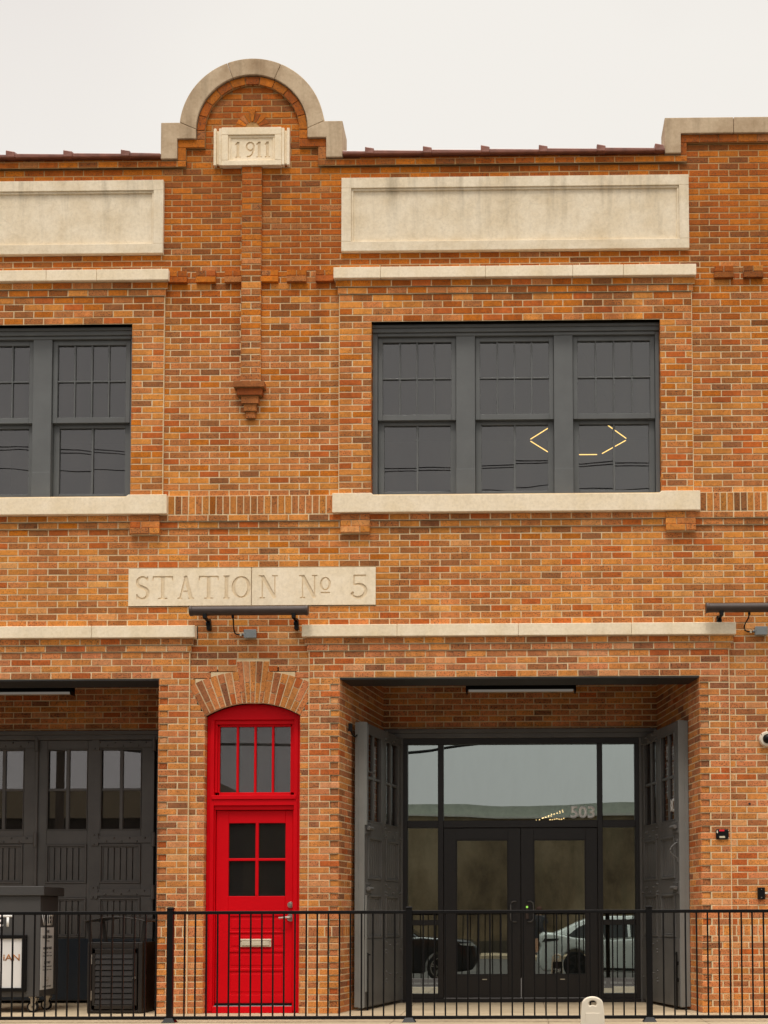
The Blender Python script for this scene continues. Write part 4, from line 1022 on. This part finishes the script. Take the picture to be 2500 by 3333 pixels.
# ------------------------------------------------------------------ valet podium
pd = tag(empty('valet_podium', (-5.135, .20, 0)), 'dark wheeled valet podium with white boards standing by the closed bay doors', 'podium')
k = MB(); k.box(-.80, 0, 0, .54, .17, 1.245); k.build('cabinet', PODIUM, pd, bevel=.004)
k = MB(); k.box(-.86, .045, -.03, .60, 1.245, 1.345); k.build('top', PODIUM, pd, bevel=.006)
text('valet_lettering', 'VALET', -.78, .913, .485, .128, -.001, WHITE, pd, bold=.03)
k = MB(); a, b, c0, c1 = -.745, -.135, .226, .828; e = .05
k.box(a, b, -.028, 0, c1 - e + .01, c1); k.box(a, b, -.028, 0, c0, c0 + e - .01); k.box(a, a + e, -.028, 0, c0 + e - .01, c1 - e + .01); k.box(b - e, b, -.028, 0, c0 + e - .01, c1 - e + .01); k.build('poster_frame', BLACK, pd, bevel=.004)
k = MB(); k.box(a + e - .002, b - e + .002, -.010, 0, c0 + e - .012, c1 - e + .012); k.build('poster', BOARD, pd)
text('poster_lettering', 'iAN', -.385, .555, .175, .068, -.011, COPPER, pd, bold=.01)
sg = MB(); sg.box(0, .004, .02, .40, .24, .905); sgo = sg.build('side_sign', BOARD, pd)
def side(nm, body, y0, z, wd, ht, mat, bold=0, x=.0055):
    o = text(nm, body, 0, 0, wd, ht, 0, mat, pd, bold=bold, depth=.001); o.location = (x, y0, z); o.rotation_euler = (0, 0, math.pi / 2); return o
side('side_lettering', 'VALET', .05, .925, .33, .12, WHITE, .02, .002)
for body, z, wd, ht, mat, bo in (('THE', .845, .10, .032, INK, .01), ('NOBLEMAN', .785, .28, .036, INK, .01), ('HOTEL', .748, .13, .018, INK, 0), ('OVERNIGHT VALET', .668, .26, .026, INK, .02),
        ('Regular: $45 + taxes', .625, .25, .018, INK, 0), ('Oversized: $55 + taxes', .590, .27, .018, INK, 0), ('DAILY VALET', .515, .19, .026, INK, .02), ('2 Hours: Complimentary', .475, .27, .018, INK, 0), ('12 Hours: $10 + taxes', .440, .26, .018, INK, 0), ('LONE STAR VALET', .262, .26, .018, INK, 0)):
    side('sign_text', body, .21 - wd / 2, z, wd, ht, mat, bo)
k = MB()
for s_ in (-1, 1):
    for i in range(7):
        a0 = R(-70 + i * 20); cy, cz = .21 + s_ * .035 * math.cos(a0), .335 + .042 * math.sin(a0)
        k.add([(.0055, cy - .004, cz - .008), (.0055, cy + .008 * s_, cz), (.0055, cy + .003 * s_, cz + .012)], [(0, 1, 2)])
st5 = [(.21 + (.020 if i % 2 == 0 else .008) * math.sin(2 * math.pi * i / 10), .335 + (.020 if i % 2 == 0 else .008) * math.cos(2 * math.pi * i / 10)) for i in range(10)]
k.poly([(.0055, y, z) for y, z in st5]); k.build('wreath_emblem', GOLDI, pd)
for x in (-.09, -.72):
    for y in (.07, .47):
        k = MB(); k.cyl((x, y - .018, .06), (x, y + .018, .06), .06, 24); k.build('caster_tyre', RUBBER, pd, bevel=.006)
        k = MB(); k.cyl((x, y - .021, .06), (x, y + .021, .06), .042, 20); k.cyl((x, y - .03, .06), (x, y + .03, .06), .010, 10)
        k.box(x - .035, x + .035, y - .03, y + .03, .155, .17)
        for s_ in (-1, 1): k.add([(x - .012, y + s_ * .026, .05), (x + .012, y + s_ * .026, .05), (x + .055, y + s_ * .026, .155), (x - .02, y + s_ * .026, .155), (x - .012, y + s_ * .030, .05), (x + .012, y + s_ * .030, .05), (x + .055, y + s_ * .030, .155), (x - .02, y + s_ * .030, .155)],
                                 [(0, 3, 2, 1), (4, 5, 6, 7), (0, 1, 5, 4), (1, 2, 6, 5), (2, 3, 7, 6), (3, 0, 4, 7)])
        k.build('caster_bracket', CHROME, pd, bevel=.001)

# ------------------------------------------------------------------ white plastic marker in front of the railing
mk = tag(empty('valet_marker', (.533, -3.7, -.53)), 'off white plastic marker post with a hand hole in front of the railing', 'marker post')
def mk_out(hole=False):
    P = [(-.125, 0), (.125, 0), (.088, .80), (.080, .868)] + [(.080 * math.cos(R(a)), .868 + .055 * math.sin(R(a))) for a in range(15, 166, 15)] + [(-.080, .868), (-.088, .80)]
    return P
me_ = bpy.data.meshes.new('shell'); bm = bmesh.new()
k = MB(); k.prism(mk_out(), -.03, .03); shell = k.build('shell', IVORY, mk)
k = MB(); k.prism([(.031 * math.cos(R(a)), .868 + .026 * math.sin(R(a))) for a in range(0, 181, 20)] + [(-.024, .853), (.0, .862), (.024, .853)], -.1, .1); cut = k.build('cutter', IVORY); cut.location = mk.location; cut.parent = mk; cut.location = (0, 0, 0)
for ob in (shell, cut):
    b2 = bmesh.new(); b2.from_mesh(ob.data); bmesh.ops.recalc_face_normals(b2, faces=b2.faces[:]); b2.to_mesh(ob.data); b2.free()
m = shell.modifiers.new('hole', 'BOOLEAN'); m.object = cut; m.operation = 'DIFFERENCE'; m.solver = 'EXACT'
bv = shell.modifiers.new('bevel', 'BEVEL'); bv.width = .010; bv.segments = 3; bv.limit_method = 'ANGLE'
bpy.context.view_layer.update(); dm = bpy.data.meshes.new_from_object(shell.evaluated_get(bpy.context.evaluated_depsgraph_get()))
shell.modifiers.clear(); shell.data = dm; bpy.data.objects.remove(cut); bm.free()
k = MB(); k.box(-.055, .055, -.0335, -.029, .56, .80); k.build('label_recess', IVORY, mk, bevel=.004)
k = MB(); k.box(-.07, .07, .030, .033, .42, .80); k.build('black_label', INK, mk)
o = text('label_text', 'VALET', -.058, .62, .116, .07, 0, WHITE, mk, bold=.02, depth=.001); o.rotation_euler = (0, 0, math.pi); o.location = (0, .0345, 0)
k = MB(); k.box(-.16, .16, -.16, .16, 0, .04); k.build('base', RUBBER, mk, bevel=.01)

# ------------------------------------------------------------------ ground
st = lambda o: tag(o, kind='structure')
k = MB(); k.poly([(-300, 60, -.545), (-300, -300, -.545), (300, -300, -.545), (300, 60, -.545)]); asph = MT('asphalt')
asph.col(asph.ramp(asph.noise(asph.pos(), 2, 6, .6), [(.3, (.07, .065, .06)), (.7, (.10, .092, .08))])); asph.set(.9, 0, .2); st(k.build('road', asph.m))
k = MB()
xs = [-12 + 1.5 * i + .245 for i in range(18)]
ys = [(-1.5, -.25), (-.244, 2.4)]
for a, b in zip(xs, xs[1:]):
    for y0, y1 in ys: k.box(a + .003, b - .003, y0, y1, -.06, 0)
k.box(-11.7, 13.7, -1.49, 2.39, -.5, -.012)
st(k.build('forecourt', CONC, bevel=.004))
k = MB(); k.box(-40, 40, -5.5, -1.51, -.6, -.41); k.box(-40, 40, -26.5, -24.5, -.6, -.40) if False else None; PAVE = paint('grey_pavement', (.17, .16, .14, 1), .9, .3, 2); st(k.build('pavement', PAVE, bevel=.02))
k = MB(); k.box(-60, 60, -30.1, -27.5, -.6, -.42); st(k.build('far_pavement', CONC, bevel=.02))

# ------------------------------------------------------------------ across the street (seen mirrored in the glass)
rw = tag(empty('retaining_wall', (0, -30.2, 0)), 'long stained tan concrete wall across the street, mirrored in the entrance glass', 'wall')
k = MB(); k.box(-9.4, 60, -.4, 0, -.55, 4.64); k.build('wall_body', WALLC, rw)
k = MB(); k.box(-9.4, 60, -.45, .06, 4.64, 4.72); k.build('coping', paint('pale_coping', (.5, .5, .45, 1), .8, .2), rw)
k = MB(); k.box(-9.4, 60, -.4, .04, -.55, .05); k.build('plinth', paint('dark_plinth', (.06, .05, .035, 1), .9, .2), rw)
k = MB(); k.box(-9.4, 60, -.25, -.2, 4.72, 5.10); k.build('parapet_rail', paint('green_grey_panel', (.42, .45, .38, 1), .7, .2), rw)
wh = tag(empty('warehouse', (-17, -26, 0)), 'low dark flat roofed building across the street, mirrored in the left bay doors', 'building')
k = MB(); k.box(-14, 7.4, -6, 0, -.55, 4.3); k.build('wall', paint('dark_brick_wall', (.035, .026, .018, 1), .95, .3), wh)
k = MB(); k.box(-14.2, 7.6, -6.2, .3, 4.3, 5.2); k.build('roof_fascia', paint('tan_fascia', (.24, .19, .12, 1), .9, .2), wh)
up = tag(empty('utility_pole', (-13.2, -20, 0)), 'wooden utility pole with a crossarm, mirrored in the left bay door glass', 'utility pole')
k = MB(); k.cyl((0, 0, -.55), (0, 0, 10.5), .14, 12, .1); k.build('pole', paint('timber_pole', (.07, .05, .035, 1), .9, .3), up)
k = MB(); k.box(-1.1, 1.1, -.06, .06, 9.6, 9.75); k.cyl((.28, -.1, 8.4), (.28, -.1, 9.2), .2, 14); k.build('crossarm', BLACK, up)
def wire(pts, r, label):
    # catenary through given points (quadratic interpolation)
    P = []
    for i in range(len(pts) - 1):
        a, b = Vector(pts[i]), Vector(pts[i + 1])
        for j in range(10): t = j / 10; p = a.lerp(b, t); p.z -= 4 * t * (1 - t) * .004 * (b - a).length / 6; P.append(p)
    P.append(Vector(pts[-1])); k = MB(); k.tube(P, r, 6)
    tag(k.build('overhead_wire', RUBBER, None, smooth=True), label, 'wire', 'overhead street wires')
wire([(-30, -20, 14.44), (-13.46, -20, 13.54), (-10.06, -20, 13.20), (-3.64, -20, 12.87), (0.79, -20, 12.90), (3.96, -20, 12.97), (22, -20, 13.77)], .014, 'upper overhead wire of the close pair mirrored in the upper windows')
wire([(-30, -20, 14.36), (-13.46, -20, 13.46), (-10.06, -20, 13.11), (-3.64, -20, 12.79), (0.79, -20, 12.84), (3.96, -20, 12.89), (22, -20, 13.69)], .014, 'lower overhead wire of the close pair mirrored in the upper windows')
wire([(-30, -20, 13.84), (-13.46, -20, 12.94), (-10.06, -20, 12.67), (-3.64, -20, 12.14), (0.79, -20, 12.24), (3.96, -20, 12.32), (22, -20, 13.12)], .013, 'single overhead wire mirrored below the pair in the upper windows')
wire([(-26, -20, 7.2), (-8.4, -20, 5.53), (-5.9, -20, 5.50), (-2.6, -20, 5.75), (2.2, -20, 6.35), (16, -20, 8.2)], .040, 'thick low cable mirrored across the red door transom')

# cars
def car(name, paintm, loc, face, label, L=4.65, H=1.56, suv=0, tail=False):
    """local: nose at x=0 pointing -x, car extends to +x; near side at y=0, body goes to -y"""
    t = tag(empty(name, loc), label, 'car'); s_ = face
    X = lambda x: x * s_
    Wd = 1.85
    def pr(mb, P, y0, y1, mi=0):
        Q = [(X(x), z) for x, z in P]
        if s_ < 0: Q = Q[::-1]
        mb.prism(Q, y0, y1, None, mi)
    wc = (.93, 3.68); rw_ = .40
    def arch(cx): return [(cx + rw_ * math.cos(R(a)), .34 + rw_ * math.sin(R(a))) for a in range(0, 181, 15)][::-1]
    low = [(0.12, .22), (wc[0] - rw_, .20)] + arch(wc[0])[1:-1] + [(wc[0] + rw_, .20), (wc[1] - rw_, .20)] + arch(wc[1])[1:-1] + [(wc[1] + rw_, .22), (L - .1, .28),
           (L, .55), (L - .03, .98), (L - .25, 1.06), (3.3, 1.02), (1.75, 1.00 + suv * .05), (1.35, 1.03 + suv * .06), (.75, .93 + suv * .1), (.25, .82 + suv * .12), (.03, .66 + suv * .1), (0, .45)]
    if tail:
        low = low[:low.index((wc[1] + rw_, .22))] + [(wc[1] + rw_, .20), (L - .12, .24), (L - .02, .45), (L - .05, .66), (L - .3, .82), (L - .8, .93), (3.35, 1.0), (1.6, 1.0), (.9, 1.03), (.40, 1.11), (.16, 1.12), (.07, 1.06), (.05, .92), (.09, .80), (.02, .60), (.0, .42)]
    mb = MB(); pr(mb, low, -Wd, 0); mb.build('body', paintm, t, bevel=.06, seg=3, smooth=True)
    cab = [(1.35, 1.0), (2.15, H - .08), (2.5, H - .01), (3.2, H), (3.9, H - .06), (L - .3, 1.03), (3.3, 1.0)]
    if tail: cab = [(.36, 1.07), (.42, 1.13), (1.0, H - .16), (1.35, H - .03), (1.9, H), (2.5, H - .02), (2.9, H - .12), (3.65, 1.02), (2.0, 1.0)]
    Q = [(X(x), z) for x, z in cab]; n_ = len(Q); mb = MB()
    ins = lambda z: .02 + max(0, (z - 1.0)) * .38
    V = [(x, -ins(z), z) for x, z in Q] + [(x, -Wd + ins(z), z) for x, z in Q]
    F = [tuple(range(n_)), tuple(reversed(range(n_, 2 * n_)))] + [(i, i + n_, (i + 1) % n_ + n_, (i + 1) % n_) for i in range(n_)]
    mb.add(V, F if s_ > 0 else [tuple(reversed(f_)) for f_ in F]); mb.build('cabin', paintm, t, bevel=.04, seg=2, smooth=True)
    gm = paint('car_window', (.012, .014, .014, 1), .08, .1, 3, 0, .6) if 'car_window' not in bpy.data.materials else bpy.data.materials['car_window']
    for wpts in ([(.70, 1.06), (1.02, H - .27), (1.32, H - .15), (1.58, H - .11), (1.62, 1.04)], [(1.68, 1.04), (1.64, H - .10), (2.2, H - .09), (2.24, 1.03)], [(2.30, 1.03), (2.26, H - .09), (2.55, H - .11), (3.3, 1.07)]) if tail else ([(1.62, 1.06), (2.22, H - .17), (2.72, H - .11), (2.74, 1.05)], [(2.80, 1.05), (2.78, H - .11), (3.25, H - .11), (3.80, H - .20), (3.95, 1.07)]):
        mb = MB(); V = [(X(x), -ins(z) + .006, z) for x, z in wpts]; V2 = [(X(x), -ins(z) - .02, z) for x, z in wpts]
        m_ = len(V); mb.add(V + V2, [tuple(range(m_)), tuple(reversed(range(m_, 2 * m_)))] + [(i, (i + 1) % m_, (i + 1) % m_ + m_, i + m_) for i in range(m_)]); mb.build('side_window', gm, t)
    mb = MB(); hw_ = [(1.42, 1.05), (2.12, H - .12)]
    if tail: mb.add([(X(3.62), -.10, 1.07), (X(3.62), -Wd + .10, 1.07), (X(2.93), -Wd + .26, H - .13), (X(2.93), -.26, H - .13)], [(0, 1, 2, 3)])
    else: mb.add([(X(1.39), -.10, 1.06), (X(1.39), -Wd + .10, 1.06), (X(2.13), -Wd + .26, H - .10), (X(2.13), -.26, H - .10)], [(0, 1, 2, 3)])
    mb.build('windscreen', gm, t)
    for c in wc:
        w_ = MB(); w_.cyl((X(c), .0, .34), (X(c), -.22, .34), .335, 32); ty = w_.build('tyre', RUBBER, t, bevel=.03, seg=2, smooth=False)
        w_ = MB(); w_.ring([(X(c) + .245 * math.cos(R(a)), .34 + .245 * math.sin(R(a))) for a in range(0, 360, 12)], [(X(c) + .222 * math.cos(R(a)), .34 + .222 * math.sin(R(a))) for a in range(0, 360, 12)], -.0, .012)
        for i in range(5):
            for dd in (-8, 8):
                a = R(90 + i * 72); b_ = R(90 + i * 72 + dd); p0 = (X(c) + .05 * math.cos(a), .34 + .05 * math.sin(a)); p1 = (X(c) + .235 * math.cos(b_), .34 + .235 * math.sin(b_))
                dx, dz = p1[0] - p0[0], p1[1] - p0[1]; l = math.hypot(dx, dz); nx, nz = -dz / l * .016, dx / l * .016
                w_.prism([(p0[0] - nx, p0[1] - nz), (p1[0] - nx, p1[1] - nz), (p1[0] + nx, p1[1] + nz), (p0[0] + nx, p0[1] + nz)], .002, .014)
        w_.cyl((X(c), .002, .34), (X(c), .018, .34), .055, 16)
        w_.build('alloy_rim', paint('rim_silver', lin(180, 178, 172), .3, .05, 5, 0, .5, .8) if suv else paint('rim_grey', lin(60, 60, 60), .3, .05, 5, 0, .5, .6), t)
    if tail: suv_z = .19
    else: suv_z = suv * .1
    mb = MB(); mb.add([(X(.10), .008, .70 + suv_z), (X(.46), .008, .76 + suv_z), (X(.50), .008, .80 + suv_z), (X(.16), .008, .79 + suv_z), (X(.10), -.06, .70 + suv_z), (X(.16), -.06, .79 + suv_z)], [(0, 1, 2, 3), (0, 3, 5, 4)])
    mb.build('tail_light' if tail else 'headlight', paint('headlight_lens', (.02, .02, .02, 1) if not suv else lin(170, 170, 165), .15, .1), t)
    xm_ = 3.05 if tail else 1.7; mb = MB(); mb.box(min(X(xm_), X(xm_ + .18)), max(X(xm_), X(xm_ + .18)), .0, .16, 1.0, 1.13); mb.build('wing_mirror', paintm, t, bevel=.03, seg=2)
    mb = MB(); mb.box(min(X(1.45), X(3.2)), max(X(1.45), X(3.2)), -.02, .012, .24, .30); mb.build('sill_trim', RUBBER, t)
    return t
WP = paint('white_car_paint', (.62, .66, .62, 1), .22, .03, 2, 0, .6); BP = paint('black_car_paint', (.008, .008, .009, 1), .15, .05, 2, 0, .6)
car('parked_car', WP, (.32, -13.85, -.53), 1, 'white crossover with its tail to the left, mirrored in the right entrance glass', tail=True)
car('parked_car', BP, (-1.02, -13.85, -.53), -1, 'black car with silver wheels parked across the street, mirrored in the left entrance glass', suv=1, H=1.66)

# passer-by mirrored in the right-hand door glass
def person(loc, label):
    sk = {'pelvis': (0, 0, .93), 'waist': (0, 0, 1.08), 'chest': (0, 0, 1.32), 'neck': (0, 0, 1.47), 'head0': (0, .01, 1.56), 'head': (0, .01, 1.66),
          'shL': (-.17, 0, 1.41), 'elL': (-.27, .05, 1.17), 'haL': (-.20, .22, 1.32), 'shR': (.17, 0, 1.41), 'elR': (.26, .05, 1.16), 'haR': (.16, .22, 1.33),
          'hipL': (-.09, 0, .90), 'knL': (-.11, .02, .50), 'anL': (-.12, 0, .08), 'toL': (-.13, .15, .03), 'hipR': (.09, 0, .90), 'knR': (.11, .02, .50), 'anR': (.12, 0, .08), 'toR': (.14, .15, .03)}
    ed = [('pelvis', 'waist'), ('waist', 'chest'), ('chest', 'neck'), ('neck', 'head0'), ('head0', 'head'), ('chest', 'shL'), ('shL', 'elL'), ('elL', 'haL'), ('chest', 'shR'), ('shR', 'elR'), ('elR', 'haR'),
          ('pelvis', 'hipL'), ('hipL', 'knL'), ('knL', 'anL'), ('anL', 'toL'), ('pelvis', 'hipR'), ('hipR', 'knR'), ('knR', 'anR'), ('anR', 'toR')]
    rad = {'pelvis': .14, 'waist': .12, 'chest': .15, 'neck': .055, 'head0': .075, 'head': .09, 'shL': .06, 'shR': .06, 'elL': .042, 'elR': .042, 'haL': .035, 'haR': .035, 'hipL': .095, 'hipR': .095, 'knL': .06, 'knR': .06, 'anL': .042, 'anR': .042, 'toL': .035, 'toR': .035}
    nm = list(sk); me = bpy.data.meshes.new('body'); me.from_pydata([sk[q] for q in nm], [(nm.index(a), nm.index(b)) for a, b in ed], [])
    o = bpy.data.objects.new('body', me); C.objects.link(o)
    o.modifiers.new('skin', 'SKIN'); 
    if not me.skin_vertices: bpy.context.view_layer.objects.active = o
    lay_ = me.skin_vertices[0] if me.skin_vertices else None
    if lay_:
        for i, q in enumerate(nm): lay_.data[i].radius = (rad[q], rad[q]); lay_.data[i].use_root = (q == 'pelvis')
    s2 = o.modifiers.new('sub', 'SUBSURF'); s2.levels = 1; s2.render_levels = 1
    bpy.context.view_layer.update(); m2 = bpy.data.meshes.new_from_object(o.evaluated_get(bpy.context.evaluated_depsgraph_get()))
    o.modifiers.clear(); o.data = m2
    sm = MT('skin_and_clothes'); g = sm.n('ShaderNodeTexCoord'); s3 = sm.n('ShaderNodeSeparateXYZ'); sm.l(g.outputs['Object'], s3.inputs[0])
    sm.col(sm.ramp(sm.n('ShaderNodeMath', operation='DIVIDE').outputs[0], [(0, (.5, .28, .18))])) if False else None
    mr2 = sm.n('ShaderNodeMapRange', _From_Min=0, _From_Max=1.75); sm.l(s3.outputs['Z'], mr2.inputs[0])
    r_ = sm.ramp(mr2.outputs[0], [(0, (.05, .04, .04)), (.05, (.45, .26, .17)), (.33, (.02, .02, .025)), (.56, (.03, .03, .035)), (.84, (.45, .26, .17)), (.96, (.10, .04, .025))])
    for n_ in sm.t.nodes:
        if n_.type == 'VALTORGB': n_.color_ramp.interpolation = 'CONSTANT'
    sm.col(r_); m2.materials.clear(); m2.materials.append(sm.m)
    root = tag(empty('person', loc), label, 'person'); o.parent = root
    h = MB(); h.sphere((0, -.015, 1.695), .105, 14, 10, .95); h.build('hair', paint('auburn_hair', (.10, .035, .02, 1), .7, .2), root, smooth=True)
person((.56, -28.9, -.42), 'person in dark clothes raising both hands, mirrored in the right glass door')

# ------------------------------------------------------------------ lights inside
hx = tag(empty('pendant_lamp', (.81, 4.35, 7.67)), 'hexagonal pendant of yellow light tubes inside the right upper window', 'lamp')
for i in range(6):
    a0, a1 = R(60 * i), R(60 * (i + 1)); p0 = Vector((.69 * math.cos(a0), .69 * math.sin(a0), 0)); p1 = Vector((.69 * math.cos(a1), .69 * math.sin(a1), 0))
    q0, q1 = p0.lerp(p1, .07), p0.lerp(p1, .93); k = MB(); k.tube([q0, q1], .0065, 6); k.build('light_tube', AMBER, hx)
for a in (0, 120, 240):
    k = MB(); k.tube([(.69 * math.cos(R(a)), .69 * math.sin(R(a)), 0), (0, 0, 1.4)], .002, 4); k.build('suspension_wire', INK, hx)
sl = tag(empty('string_lights', (0, 0, 0)), 'strands of tiny warm bulbs glowing behind the transom left of the number', 'string lights')
bm_ = MB(); bm_.sphere((0, 0, 0), .009, 8, 6); b0 = None
for r_ in range(3):
    pts = []
    for i in range((10, 8, 7)[r_]):
        y = 3.2 + i * .45; dpt = y + DIST; px_ = 1748 + r_ * 22 + i * (9.6, 9.0, 7.5)[r_]; py_ = (2666, 2658, 2664)[r_] - i * (3.0, 3.2, .4)[r_] + 1.5 * math.sin(i * 1.7)
        x = (px_ - 1700) / FPX * dpt; z = 1 + (2985 - py_) / FPX * dpt; pts.append((x, y, z))
        if b0 is None: b0 = bm_.build('bulb', BULB, sl, smooth=True); c = b0
        else: c = b0.copy(); C.objects.link(c)
        c.location = (x, y, z - .012)
    k = MB(); k.tube(pts, .0025, 5); k.build('cord', INK, sl)
